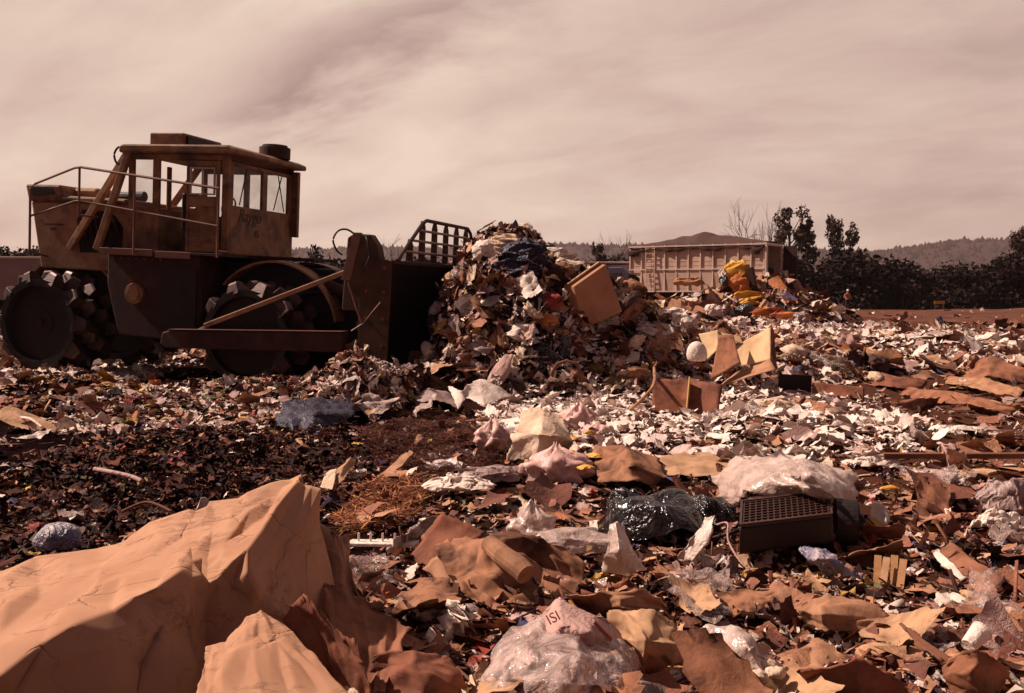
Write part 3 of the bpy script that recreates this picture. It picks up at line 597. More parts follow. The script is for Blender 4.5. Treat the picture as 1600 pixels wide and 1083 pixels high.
# side walls, floor, front wall, open rear frame
def wallp(y0_, y1_): body.prism(prof_, y0_, y1_)
wallp(TW / 2 - .05, TW / 2); wallp(-TW / 2, -TW / 2 + .05)
body.box(0, TLn - .7, -TW / 2 + .05, TW / 2 - .05, zlo, zlo + .08); body.box(TLn - .05, TLn, -TW / 2 + .05, TW / 2 - .05, zmid, zhi)
body.box(TLn - .75, TLn - .7, -TW / 2 + .05, TW / 2 - .05, zlo + .08, zmid)
body.build('body', M['alu'], tl)
for k in range(12):
    xk = .06 + k * (TLn - .14) / 11; b_ = MB(); b_.box(xk - .035, xk + .035, TW / 2 + .002, TW / 2 + .07, (zlo if xk < TLn - .7 else zmid - .1), zhi); b_.build('side_rib', M['alu2'], tl)
b_ = MB()
for z_ in (zhi - .10, zmid + .02, zlo): b_.box(0 if z_ < 3 else 0, TLn if z_ > 2 else TLn - .7, TW / 2 + .071, TW / 2 + .11, z_, z_ + .07)
b_.build('side_rail', M['alu2'], tl)
b_ = MB()
for z_ in (3.6, 3.3, 3.0, 2.75): b_.box(0.1, TLn - .05, TW / 2 + .001, TW / 2 + .012, z_, z_ + .015)
for z_ in (2.2, 1.95, 1.7, 1.45): b_.box(0.1, TLn - .75, TW / 2 + .001, TW / 2 + .012, z_, z_ + .015)
b_.build('panel_seam', M['alu'], tl)
b_ = MB()   # curved lower skirt panels between ribs
for k in range(11):
    xa = .12 + k * (TLn - .14) / 11; xb = xa + (TLn - .14) / 11 - .12
    if xb > TLn - .75: continue
    pr = [(TW / 2 + .06, zmid), (TW / 2 + .05, zmid - .2), (TW / 2 + .004, zmid - .75), (TW / 2 + .002, zlo + .1)]
    V = [(xx, y_, z_) for xx in (xa, xb) for y_, z_ in pr]; b_.add(V, [(i, i + 1, i + 5, i + 4) for i in range(3)] + [(0, 4, 7, 3), (0, 3, 2, 1), (4, 5, 6, 7)])
b_.build('skirt_panel', M['alu'], tl)
b_ = MB()
for xx in (6.6, 7.15): b_.bar((xx, TW / 2 + .13, zlo + .05), (xx, TW / 2 + .13, zhi - .1), .04, .04)
for k in range(9): b_.bar((6.6, TW / 2 + .13, zlo + .2 + .29 * k), (7.15, TW / 2 + .13, zlo + .2 + .29 * k), .03, .03)
b_.build('ladder', M['alu2'], tl)
b_ = MB(); b_.box(-.10, -.005, TW / 2 - .14, TW / 2 + .1, zlo - .1, zhi); b_.box(-.10, -.005, -TW / 2 - .02, -TW / 2 + .14, zlo - .1, zhi); b_.box(-.10, -.005, -TW / 2 + .14, TW / 2 - .14, zhi - .15, zhi); b_.build('rear_frame', M['alu2'], tl, .01)
b_ = MB(); b_.box(-.9, -.12, -TW / 2 - .12, -TW / 2 - .06, zlo, zhi - .1)
for k in range(4): b_.box(-.9, -.12, -TW / 2 - .06, -TW / 2 - .02, zlo + .2 + .6 * k, zlo + .28 + .6 * k)
b_.build('tailgate', M['rust'], tl)
b_ = MB(); b_.box(.3, TLn - .9, -1.1, 1.1, zlo + .08, 2.6); b_.build('load', M['dark'], tl, .1)
for xx in (.9, 2.2):
    for yy_ in (TW / 2 - .3, -TW / 2 + .3):
        b_ = MB(); b_.tube([(xx, yy_ - .25, .52), (xx, yy_ + .25, .52)], .52, 24); w_ = b_.build('wheel', M['rubber'], tl, .04)
        b_ = MB(); b_.tube([(xx, yy_ + .2, .52), (xx, yy_ + .27, .52)], .26, 16); b_.build('rim', M['tin'], w_)
b_ = MB(); b_.box(.2, TLn - .8, -.5, .5, .95, zlo - .01); b_.build('chassis', M['dark'], tl)
# tarp: a thick draped sheet
nxx, nyy = 90, 16; V = []
for j in range(nyy):
    for i in range(nxx):
        a = i / (nxx - 1); b = j / (nyy - 1); xx = -.0 + a * (TLn + .1); yy_ = -TW / 2 - .14 + b * (TW + .28)
        px_ = 1 - a
        crest = .82 * np.interp(px_, [0, .10, .30, .36, .44, .52, .60, .70, .86, 1], [.02, .06, .42, .58, .62, .88, .62, .50, .24, .02])
        zz_ = zhi + .05 + crest * math.sin(math.pi * b) ** .7 + .015 * math.sin(xx * 7 + b * 3) * math.sin(math.pi * b)
        if j < 2 or j > nyy - 3:
            dr = .20 + .16 * abs(math.sin(xx * 1.3 + .8)) ** 2 + .10 * abs(math.sin(xx * 4.1)) + (.22 if (abs(a - .055) < .03 or abs(a - .95) < .04) else 0)
            zz_ = zhi + .03 - (dr if j in (0, nyy - 1) else .0); yy_ += 0
        V.append((xx, yy_, zz_))
ii = np.arange(nxx * nyy).reshape(nyy, nxx)
o = new_mesh('tarp', V, np.stack([ii[:-1, :-1], ii[:-1, 1:], ii[1:, 1:], ii[1:, :-1]], -1).reshape(-1, 4), M['tarp'], tl, True)
sm = o.modifiers.new('s', 'SOLIDIFY'); sm.thickness = .03; sm.offset = 1

# trucks behind and at the left edge
def truck(loc, rz, label, boxcol, cabcol, blen=4.2, bz=3.1, groupl=None):
    t = empty('box_truck', loc, (0, 0, rz)); tag(t, label, 'truck')
    b = MB(); b.box(-blen, 0, -1.15, 1.15, 1.0, bz); b.build('cargo_box', boxcol, t, .03)
    b = MB(); b.box(-blen - .02, .02, -1.18, 1.18, bz + .002, bz + .10); b.build('roof_edge', M['alu2'], t, .02)
    b = MB(); b.prism([(.12, .75), (.12, 2.4), (.9, 2.45), (1.35, 1.7), (1.95, 1.55), (2.0, .75)], -1.05, 1.05); cb_ = b.build('cab', cabcol, t, .05)
    b = MB(); b.prism([(.35, 1.7), (.35, 2.25), (.85, 2.28), (1.15, 1.72)], -1.06, -1.052); b.prism([(.35, 1.7), (.35, 2.25), (.85, 2.28), (1.15, 1.72)], 1.052, 1.06); b.build('window', M['glassdark'], cb_)
    b = MB(); b.box(-blen, 1.9, -.45, .45, .6, .98); b.build('chassis', M['dark'], t)
    for xx in (-blen + .8, 1.25):
        for s_ in (-1, 1):
            b = MB(); b.tube([(xx, s_ * .75, .48), (xx, s_ * 1.08, .48)], .48, 22); b.build('wheel', M['rubber'], t, .04)
    return t
M['glassdark'] = mat('dark_window_glass', (0.03, 0.02, 0.02), 0.1, spec=.7)
M['paleblue'] = mat('pale_blue_paint', (0.30, 0.23, 0.25), 0.5, (0.2, 0.15, 0.17), 1.5, 1)
M['navy'] = mat('dark_blue_paint', (0.05, 0.035, 0.055), 0.45, (0.035, 0.022, 0.035), 2, 1)
M['offwhite'] = mat('off_white_paint', (0.42, 0.26, 0.21), 0.55, (0.33, 0.19, 0.15), 1.5, 1)
q = P(957, 470, 62)
b1 = truck((q.x + 1.6, q.y, .1), R(-8), 'dark truck with a pale blue roof standing beside the refuse trailer', M['navy'], M['navy'], 4.6, 3.1)
b_ = MB(); b_.box(-4.4, -.2, -1.17, -1.152, 2.35, 3.0); b_.build('side_panel', M['paleblue'], b1)
b_ = MB(); [b_.box(-4.2 + .7 * k, -3.75 + .7 * k, -1.19, -1.172, 2.5, 2.85) for k in range(6)]; b_.build('side_window', M['glassdark'], b1)
q = P(1000, 470, 60.0)
tr_ = empty('truck_tractor', (q.x, q.y + .3, .1), (0, 0, R(180 - 34))); tag(tr_, 'dark blue tractor unit coupled to the front of the trailer', 'tractor unit')
b_ = MB(); b_.prism([(.1, .8), (.1, 2.4), (.6, 2.85), (1.5, 2.85), (1.75, 2.0), (2.7, 1.85), (2.75, .8)], -1.15, 1.15); cbt = b_.build('cab', M['navy'], tr_, .05)
b_ = MB(); b_.prism([(.6, 1.9), (.6, 2.5), (1.4, 2.5), (1.55, 1.95)], 1.152, 1.17); b_.build('window', M['glassdark'], cbt)
b_ = MB(); b_.box(.0, 2.6, 1.151, 1.2, 1.0, 1.12); b_.build('step', M['alu2'], tr_)
for xx in (.2, 2.1):
    b_ = MB(); b_.tube([(xx, .8, .5), (xx, 1.12, .5)], .5, 22); b_.build('wheel', M['rubber'], tr_, .04)
q = P(20, 460, 46)
truck((q.x - .3, q.y, .1), R(184), 'off white box truck at the far left behind the compactor', M['offwhite'], M['offwhite'], 3.6, 2.85)
# ------------------------------------------------------------------ trees
M['bark'] = mat('dark_bark', (0.05, 0.028, 0.022), 0.9, (0.08, 0.045, 0.035), 3, 1)
M['leaf'] = islmat('autumn_leaves', [(0.055, 0.03, 0.02), (0.085, 0.045, 0.028), (0.04, 0.022, 0.018), (0.12, 0.065, 0.045), (0.06, 0.032, 0.022)], 0.7, dirtamt=0, bump=0, spec=.2)
M['leafd'] = islmat('dark_scrub_leaves', [(0.014, 0.008, 0.008), (0.022, 0.011, 0.010), (0.011, 0.007, 0.007), (0.032, 0.016, 0.014)], 0.8, dirtamt=0, bump=0, spec=.1)
def leaves(n, centres, radii, size, seed):
    g = np.random.default_rng(seed); k = g.integers(0, len(centres), n); C_ = np.array(centres)[k]; Rr = np.array(radii)[k]
    d = g.normal(size=(n, 3)); d /= np.linalg.norm(d, axis=1)[:, None]
    p = C_ + d * Rr * (g.random(n) ** .45)[:, None]
    a = g.normal(size=(n, 3)); a /= np.linalg.norm(a, axis=1)[:, None]; b = np.cross(a, g.normal(size=(n, 3))); b /= np.linalg.norm(b, axis=1)[:, None]
    s = size * g.uniform(.5, 1.3, n)[:, None]
    V = np.stack([p - a * s, p + b * s * .6, p + a * s, p - b * s * .6 + a * s * .2], 1).reshape(-1, 3)
    return V, np.arange(4 * n).reshape(-1, 4)
def treevar(kind, seed):
    g = np.random.default_rng(seed); tr = MB(); cs = []; rs = []
    if kind == 'poplar':
        H = 10.0; tr.tube([(0, 0, 0), (.1, 0, 3), (-.05, .1, 6), (.1, 0, 9.3)], [.22, .17, .11, .03], 7)
        for i in range(26):
            z = g.uniform(2.6, 9.8); rad = np.interp(z, [2.5, 5, 7.5, 10], [1.4, 2.0, 1.7, .5]); an = g.uniform(0, 6.28); r_ = rad * g.uniform(.35, 1)
            e = (r_ * math.cos(an), r_ * math.sin(an), z + .4); tr.tube([(0, 0, z - .9), (e[0] * .5, e[1] * .5, z - .3), e], [.05, .03, .012], 5)
            cs.append(e); rs.append((g.uniform(.28, .65),) * 3)
        n = 2400; sz = .17
    elif kind == 'bare':
        tr.tube([(0, 0, 0), (.1, 0, 2), (0, .1, 4.5)], [.16, .12, .06], 6)
        def br(p, d, l, r, dep):
            e = p + d * l; tr.tube([p, p + d * l * .5 + Vector(g.normal(size=3)) * .05 * l, e], [r, r * .8, r * .5], 4)
            if dep:
                for _ in range(3):
                    nd = (d + Vector(g.normal(size=3)) * .45 + Vector((0, 0, .25))).normalized(); br(p + d * l * g.uniform(.45, 1), nd, l * .68, r * .55, dep - 1)
        for _ in range(9): br(Vector((0, 0, g.uniform(1.6, 4.4))), Vector((g.normal() * .8, g.normal() * .8, 1.1)).normalized(), g.uniform(1.5, 2.4), .055, 3)
        n = 0
    else:
        H = 5; tr.tube([(0, 0, 0), (.05, 0, 2), (0, .05, 3.6)], [.14, .1, .04], 6)
        for i in range(20):
            an = g.uniform(0, 6.28); z = g.uniform(.5, 4.4); rad = np.interp(z, [0, 1.5, 3.5, 5], [2.1, 2.4, 1.6, .5]) * g.uniform(.2, 1)
            e = (rad * math.cos(an), rad * math.sin(an), z); tr.tube([(0, 0, z * .5), e], [.05, .02], 4); cs.append(e); rs.append((g.uniform(.5, 1.0),) * 3)
        n = 5200; sz = .115
    t = tr.build('trunk', M['bark']); cr_ = None
    if n:
        V, Fc = leaves(n, cs, rs, sz, seed + 5); cr_ = new_mesh('crown', V, Fc, M['leaf' if kind == 'poplar' else 'leafd'])
    for o in (t, cr_):
        if o: COL.objects.unlink(o)
    return t, cr_
TV = {k: [treevar(k, 40 + i + 10 * j) for i in range(n)] for j, (k, n) in enumerate((('poplar', 3), ('bare', 2), ('scrub', 4)))}
def tree(name, kind, px, Yd, topy, label, group=None, wid=1.0, base=None, var=None):
    """crown top at pixel row topy when standing at depth Yd"""
    q = P(px, topy, Yd); zb_ = (-5.6 if Yd > 112 else float(height(q.x, Yd))) if base is None else base
    H = {'poplar': 10.1, 'bare': 7.6, 'scrub': 5.0}[kind]; s = (q.z - zb_) / H
    r = empty(name, (q.x, Yd, zb_ - .1), (0, 0, random.uniform(0, 6.28))); r.scale = (s * wid, s * wid, s); tag(r, label, 'shrub' if name == 'scrub_bush' else 'tree', group)
    v_ = random.choice(TV[kind]) if var is None else TV[kind][var]
    for o in v_:
        if o: c_ = o.copy(); COL.objects.link(c_); c_.parent = r
    return r
tree('poplar_tree', 'poplar', 1236, 118, 302, 'tallest leafy poplar rising just right of the refuse trailer', wid=.85, var=0)
tree('poplar_tree', 'poplar', 1262, 122, 368, 'short leafy poplar between the tallest poplar and the next pair', wid=.8, var=1)
tree('poplar_tree', 'poplar', 1302, 120, 344, 'left one of the two matching poplars right of the tallest', wid=.62, var=1)
tree('poplar_tree', 'poplar', 1330, 121, 347, 'right one of the two matching poplars right of the tallest', wid=.66, var=2)
tree('bare_tree', 'bare', 1178, 116, 332, 'leafless tree showing above the rear end of the refuse trailer', wid=.75, var=0)
tree('bare_tree', 'bare', 1200, 119, 325, 'thin leafless tree close against the tallest poplar', wid=.4, var=1)
tree('bare_tree', 'bare', 455, 125, 372, 'leafless tree on the horizon right of the compactor cab', wid=1.0, var=1)
tree('bare_tree', 'bare', 600, 130, 378, 'leafless tree on the horizon behind the blade tower', wid=.9, var=0)
tree('bare_tree', 'bare', 962, 119, 372, 'leafless tree above the pale blue truck roof', wid=.6, var=0)
tree('poplar_tree', 'poplar', 824, 118, 349, 'small tree whose crown peeks over the top of the big refuse heap', wid=.5, var=2)
tree('poplar_tree', 'poplar', 932, 117, 364, 'small leafy tree behind the pale blue truck', wid=.6, var=0)
tree('scrub_bush', 'scrub', 481, 117, 385, 'round dark bush on the horizon between cab and blade tower', wid=.55, var=0)
for i, (px, ty_) in enumerate([(1262, 410), (1290, 398), (1322, 392), (1352, 398), (1376, 404), (1400, 413), (1428, 419), (1454, 413), (1482, 424), (1510, 420), (1538, 408), (1568, 398), (1600, 392), (1228, 402), (1640, 398), (1690, 405), (1750, 400), (1205, 400), (1410, 425), (1340, 405), (1560, 415), (1470, 428)]):
    tree('scrub_bush', 'scrub', px, 113 + (i * 37 % 9), ty_, 'dark scrub tree in the dense band of trees at the right edge of the fill', 'scrub trees in the band beyond the fill', wid=1.25)
tree('poplar_tree', 'poplar', 1594, 115, 362, 'leafy tree poking above the tree band at the far right edge', wid=.7, var=1)
for i, (px, ty_) in enumerate([(-60, 388), (-20, 384), (14, 384), (30, 390), (46, 385)]):
    tree('scrub_bush', 'scrub', px, 115 + i, ty_, 'dark bush on the horizon at the far left behind the off white truck', 'dark bushes at the far left horizon', wid=1.1)
for i, (px, ty_) in enumerate([(440, 405), (510, 408), (545, 406), (575, 404), (635, 406), (668, 404), (870, 402), (895, 405), (975, 398), (1000, 402), (1080, 404), (1130, 402)]):
    tree('scrub_bush', 'scrub', px, 125 + i, ty_, 'low dark bush of the horizon line between compactor and trailer', 'low bushes along the middle horizon', wid=1.5)
pl = empty('utility_pole', tuple(P(1413, 470, 119).xy) + (-5.6,)); tag(pl, 'thin utility pole standing among the trees at right', 'utility pole')
b_ = MB(); b_.tube([(0, 0, 0), (0, 0, 10.6)], [.14, .09], 8); b_.build('pole', M['bark'], pl)
b_ = MB(); b_.box(-.8, .8, -.06, .06, 9.9, 10.02); b_.build('crossarm', M['bark'], pl)
# yellow sign board low against the tree band
b_ = empty('sign_board', tuple(P(1468, 474, 97).xy) + (-.3,)); tag(b_, 'tiny pale yellow board on two posts at the foot of the tree band', 'board')
m_ = MB(); m_.box(-.5, .5, -.02, .02, .55, .85); m_.build('panel', M['yel'], b_); 
for s_ in (-.4, .4): m_ = MB(); m_.box(s_ - .03, s_ + .03, .021, .06, -.4, .8); m_.build('post', M['wood'], b_)

# ------------------------------------------------------------------ person
def skin_obj(name, verts, edges, radii, m, parent, sub=1, root=0):
    me = bpy.data.meshes.new(name); me.from_pydata(verts, edges, []); o = bpy.data.objects.new(name, me); COL.objects.link(o); o.parent = parent
    o.modifiers.new('skin', 'SKIN'); 
    if not me.skin_vertices: me.skin_vertices.new()
    for i, r_ in enumerate(radii): me.skin_vertices[0].data[i].radius = (r_, r_)
    me.skin_vertices[0].data[root].use_root = True
    ss = o.modifiers.new('sub', 'SUBSURF'); ss.levels = sub; ss.render_levels = sub
    me.materials.append(m); return o
M['skin'] = mat('skin', (0.42, 0.20, 0.13), 0.6); M['trouser'] = mat('dark_trousers', (0.02, 0.014, 0.018), 0.85); M['shirt'] = mat('red_orange_shirt', (0.62, 0.14, 0.07), 0.8, (0.3, .05, .035), 8, 1)
M['hair'] = mat('brown_hair', (0.05, 0.02, 0.015), 0.7); M['cap'] = mat('white_cap', (0.7, 0.6, 0.58), 0.7)
pq = P(1324, 484, 84); pz = float(height(pq.x, pq.y))
per = empty('person', (pq.x, pq.y, pz), (0, 0, R(200))); tag(per, 'person in red shirt, dark trousers and white cap standing at the far edge', 'person')
Vp = [(0, 0, .95), (0, 0, 1.18), (0, 0, 1.40), (0, 0, 1.50), (0, .01, 1.60), (0, .02, 1.70)]; Ep = [(0, 1), (1, 2), (2, 3), (3, 4), (4, 5)]; Rp = [.145, .14, .16, .06, .095, .085]
for s_ in (-1, 1):
    n = len(Vp); Vp += [(s_ * .10, 0, .88), (s_ * .12, .02, .50), (s_ * .13, -.02, .09), (s_ * .14, .14, .04)]; Rp += [.10, .07, .045, .04]; Ep += [(0, n), (n, n + 1), (n + 1, n + 2), (n + 2, n + 3)]
    n = len(Vp); Vp += [(s_ * .19, 0, 1.40), (s_ * .34, -.03, 1.14), (s_ * .25, .16, 1.00), (s_ * .23, .21, .97)]; Rp += [.06, .045, .032, .028]; Ep += [(2, n), (n, n + 1), (n + 1, n + 2), (n + 2, n + 3)]
    for k in range(5):
        m_ = len(Vp); Vp += [(s_ * (.20 + .018 * k), .25, .965 - .004 * k), (s_ * (.19 + .018 * k), .275 + .006 * (2 - abs(k - 2)), .945)]; Rp += [.009, .008]; Ep += [(n + 3, m_), (m_, m_ + 1)]
skin_obj('body', Vp, Ep, Rp, M['skin'], per, 1)
sv = [(0, 0, .93), (0, 0, 1.18), (0, 0, 1.41)]; se = [(0, 1), (1, 2)]; sr = [.165, .16, .18]
for s_ in (-1, 1): n = len(sv); sv += [(s_ * .19, 0, 1.40), (s_ * .32, -.03, 1.18)]; sr += [.078, .068]; se += [(2, n), (n, n + 1)]
skin_obj('shirt', sv, se, sr, M['shirt'], per, 1)
tv = [(0, 0, .95)]; te = []; trr = [.17]
for s_ in (-1, 1): n = len(tv); tv += [(s_ * .10, 0, .86), (s_ * .12, .02, .50), (s_ * .13, -.02, .10)]; trr += [.115, .09, .07]; te += [(0, n), (n, n + 1), (n + 1, n + 2)]
skin_obj('trousers', tv, te, trr, M['trouser'], per, 1)
b_ = MB(); b_.tube([(0, .02, 1.66), (0, .02, 1.72), (0, .02, 1.78), (0, .02, 1.81)], [.105, .11, .085, .03], 14); b_.box(-.07, .07, .10, .20, 1.675, 1.69); b_.build('cap', M['cap'], per, smooth_=False)
b_ = MB(); b_.tube([(0, -.01, 1.55), (0, -.02, 1.62), (0, 0, 1.67)], [.085, .10, .104], 12); b_.build('hair', M['hair'], per)

# ------------------------------------------------------------------ sheet / bag builders
_seed = [100]
def sheet(name, label, cat, grid, m, amp=.015, cs=.15, sub=10, thick=.004, group=None, smooth_=False, rag=.012, sag=0, parent=None, curl=0, fine=.35, extra=0, facet=3):
    """grid: rows x cols of points; creased, ragged-edged sheet with real thickness"""
    _seed[0] += 1; g = np.random.default_rng(_seed[0])
    G_ = np.array([[tuple(p) for p in row] for row in grid], float); r, c = G_.shape[:2]
    def interp(A, n):
        out = []
        for i in range(len(A) - 1):
            for k in range(n): t = k / n; out.append(A[i] * (1 - t) + A[i + 1] * t)
        out.append(A[-1]); return np.array(out)
    cardy = m is None or m in M['card'] or m is M.get('big')
    if cardy:      # crushed board: irregular flat facets meeting at straight creases
        k = facet; B_ = interp(G_, k); B_ = interp(B_.transpose(1, 0, 2), k).transpose(1, 0, 2); nb, mb_ = B_.shape[:2]
        tu = np.gradient(B_, axis=0); tv = np.gradient(B_, axis=1); nn = np.cross(tv, tu); nn /= np.linalg.norm(nn, axis=2)[..., None] + 1e-9
        ju = g.uniform(-.3, .3, (nb, mb_, 1)); jv = g.uniform(-.3, .3, (nb, mb_, 1)); ju[0] = ju[-1] = 0; jv[:, 0] = jv[:, -1] = 0; cell = np.minimum(np.linalg.norm(tu, axis=2), np.linalg.norm(tv, axis=2))[..., None]; jn = np.clip(g.normal(size=(nb, mb_, 1)), -1.8, 1.8) * amp * .8 * np.clip(cell / .10, .15, 1) if amp > .015 else g.normal(size=(nb, mb_, 1)) * amp * .8
        B_ = B_ + tu * ju + tv * jv + nn * jn; q = max(3, round(sub * (1 if sub < 20 else .5) * 1.6 / k)); rows_n = (nb - 1) * q + 1; cols_n = (mb_ - 1) * q + 1; A = np.zeros((rows_n, cols_n, 3))
        flip = g.random((nb, mb_)) < .5
        for i in range(rows_n):
            a_ = min(i // q, nb - 2); s_ = i / q - a_
            for j in range(cols_n):
                b_ = min(j // q, mb_ - 2); t_ = j / q - b_; p00, p01, p10, p11 = B_[a_, b_], B_[a_, b_ + 1], B_[a_ + 1, b_], B_[a_ + 1, b_ + 1]
                if flip[a_, b_]: A[i, j] = p00 + (p10 - p00) * s_ + (p01 - p00) * t_ if s_ + t_ < 1 else p11 + (p10 - p11) * (1 - t_) + (p01 - p11) * (1 - s_)
                else: A[i, j] = p00 + (p01 - p00) * t_ + (p11 - p01) * s_ if t_ > s_ else p00 + (p10 - p00) * s_ + (p11 - p10) * t_
        amp *= .16
    else: sub = round(sub * 1.5) if sub < 20 else sub; A = interp(G_, max(2, round(sub * 2 / r + sub * .5))); A = interp(A.transpose(1, 0, 2), max(2, round(sub * 2 / c + sub * .5))).transpose(1, 0, 2)
    nr, nc = A.shape[:2]; Pt = A.reshape(-1, 3)
    du = np.gradient(A, axis=0); dv = np.gradient(A, axis=1); nm = np.cross(dv, du).reshape(-1, 3); nm /= (np.linalg.norm(nm, axis=1)[:, None] + 1e-9)
    hard = 0.0 if m in M['card'] or m is M.get('big') else .12
    hard, nw_ = (.22, 9) if amp / cs > .12 else (hard, 5)
    d = crumple(Pt, cs, _seed[0], nw_, hard) * amp + crumple(Pt, cs * .4, _seed[0] + 5, 5, hard) * amp * fine
    if extra: d = d + crumple(Pt, .10, _seed[0] + 9, 7, .1) * extra * smooth(-.3, .8, crumple(Pt, .6, _seed[0] + 31, 5, .2))
    e = np.zeros((nr, nc)); e[0] = e[-1] = 1; e[:, 0] = e[:, -1] = 1
    Pt = Pt + nm * d[:, None] + (np.stack([crumple(Pt, .10, _seed[0] + 11 + k_, 6) for k_ in range(3)], -1) * rag * 1.3 + g.normal(size=Pt.shape) * min(rag, .01) * .15) * e.reshape(-1, 1)
    if sag:
        uu = np.linspace(-1, 1, nr)[:, None]; vv = np.linspace(-1, 1, nc)[None]; Pt[:, 2] += (sag * (1 - uu ** 2) * (1 - vv ** 2)).ravel()
    ii = np.arange(nr * nc).reshape(nr, nc); FQ_ = np.stack([ii[:-1, :-1], ii[:-1, 1:], ii[1:, 1:], ii[1:, :-1]], -1).reshape(-1, 4)
    ctr = Pt.mean(0) if parent is None else np.zeros(3)
    o = new_mesh(name, Pt - ctr, FQ_, m, parent, smooth_); o.location = tuple(ctr)
    if thick: s_ = o.modifiers.new('thickness', 'SOLIDIFY'); s_.thickness = thick; s_.offset = 0
    if label: tag(o, label, cat, group)
    return o
def qsheet(name, label, cat, cs4, m, **k):
    """four corners as (px, py, height): top-left, top-right, bottom-right, bottom-left"""
    a, b, c, d = [Q(*p) for p in cs4]; return sheet(name, label, cat, [[a, b], [d, c]], m, **k)
def gsheet(name, label, cat, rows, m, **k):
    return sheet(name, label, cat, [[Q(*p) for p in r] for r in rows], m, **k)
_ico = {}
def ico(n):
    if n not in _ico:
        bm = bmesh.new(); bmesh.ops.create_icosphere(bm, subdivisions=n, radius=1)
        _ico[n] = (np.array([v.co[:] for v in bm.verts]), np.array([[v.index for v in f.verts] for f in bm.faces])); bm.free()
    return _ico[n]
def bag(name, label, cat, centre, size, m, amp=.22, cs=.5, rz=0, sub=4, knot=0, flat=.5, group=None, smooth_=False, parent=None, lean=0):
    _seed[0] += 1
    if amp >= .28 and not knot: return dome(name, label, cat, centre, size, m, amp, cs, rz, sub, group, smooth_, parent, lean)
    V, Fc = ico(sub); V = V.copy()
    d = crumple(V, cs, _seed[0], 11) * amp + crumple(V, cs * .4, _seed[0] + 3, 8) * amp * .4
    V = V * (1 + d)[:, None]; V[:, 2] = np.where(V[:, 2] < -flat, -flat + (V[:, 2] + flat) * .2, V[:, 2])
    if knot: t = smooth(.72, 1.0, V[:, 2]); V[:, 0] *= (1 - .8 * t); V[:, 1] *= (1 - .8 * t); V[:, 2] += t * knot
    V = V * np.array(size); c, s_ = math.cos(rz), math.sin(rz); V = V @ np.array([[c, s_, 0], [-s_, c, 0], [0, 0, 1]])
    o = new_mesh(name, V, Fc, m, parent, smooth_); o.location = tuple(centre)
    if label: tag(o, label, cat, group)
    return o
def dome(name, label, cat, centre, size, m, amp, cs, rz, sub, group, smooth_, parent, lean=0):
    """a crumpled sheet thrown over a lump: folds, overhangs and loose edges"""
    n = {3: 18, 4: 30, 5: 44}[sub]; A, B = np.meshgrid(np.linspace(-1, 1, n), np.linspace(-1, 1, n))
    X_ = A * np.sqrt(1 - B ** 2 / 2); Y_ = B * np.sqrt(1 - A ** 2 / 2); r2 = X_ ** 2 + Y_ ** 2
    Pt = np.stack([X_, Y_, 1.05 * np.sqrt(np.clip(1.04 - r2, 0, 1)) - .45], -1).reshape(-1, 3); Pt[:, 0] *= 1.0
    D_ = np.stack([crumple(Pt, cs * 1.9, _seed[0] + k, 7, .15) for k in range(3)], -1) * amp * .62 + np.stack([crumple(Pt, cs * .7, _seed[0] + 7 + k, 7, .15) for k in range(3)], -1) * amp * .13
    Pt = (Pt + D_ * np.array([1, 1, 1.1])) * np.array(size)
    if lean: cl, sn = math.cos(lean), math.sin(lean); Pt = np.stack([Pt[:, 0], Pt[:, 1] * cl - Pt[:, 2] * sn, Pt[:, 1] * sn + Pt[:, 2] * cl], -1)
    c, s_ = math.cos(rz), math.sin(rz); Pt = Pt @ np.array([[c, s_, 0], [-s_, c, 0], [0, 0, 1]])
    ii = np.arange(n * n).reshape(n, n); F_ = np.stack([ii[:-1, :-1], ii[:-1, 1:], ii[1:, 1:], ii[1:, :-1]], -1).reshape(-1, 4); F_ = np.concatenate([F_[:, [0, 1, 2]], F_[:, [0, 2, 3]]])
    o = new_mesh(name, Pt, F_, m, parent, smooth_); o.location = tuple(centre)
    if label: tag(o, label, cat, group)
    return o
def crate(name, label, cat, p0, ux, uy, uz, m, th=.006, open_top=True, group=None, flap=.45, amp=.006):
    """cardboard box from a corner and three edge vectors, with real walls and hinged flaps"""
    p0, ux, uy, uz = map(Vector, (p0, ux, uy, uz)); r = empty(name, tuple(p0)); tag(r, label, cat, group)
    def pn(nm, a, b, c, d): return sheet(nm, None, None, [[a, b], [d, c]], m, parent=r, amp=amp, cs=.25, sub=5, thick=th, rag=.003)
    O_ = Vector()
    pn('base_panel', O_, ux, ux + uy, uy); pn('side_panel', O_, ux, ux + uz, uz); pn('side_panel', uy, uy + ux, uy + ux + uz, uy + uz)
    pn('side_panel', O_, uy, uy + uz, uz); pn('side_panel', ux, ux + uy, ux + uy + uz, ux + uz)
    if open_top:
        n = uz.normalized()
        pn('flap', uz, uz + ux, uz + ux - uy * flap + n * .05, uz - uy * flap + n * .08); pn('flap', uz + uy, uz + uy + ux, uz + uy * (1 + flap) + ux + n * .06, uz + uy * (1 + flap) + n * .03)
    else: pn('lid', uz, uz + ux, uz + ux + uy, uz + uy)
    return r

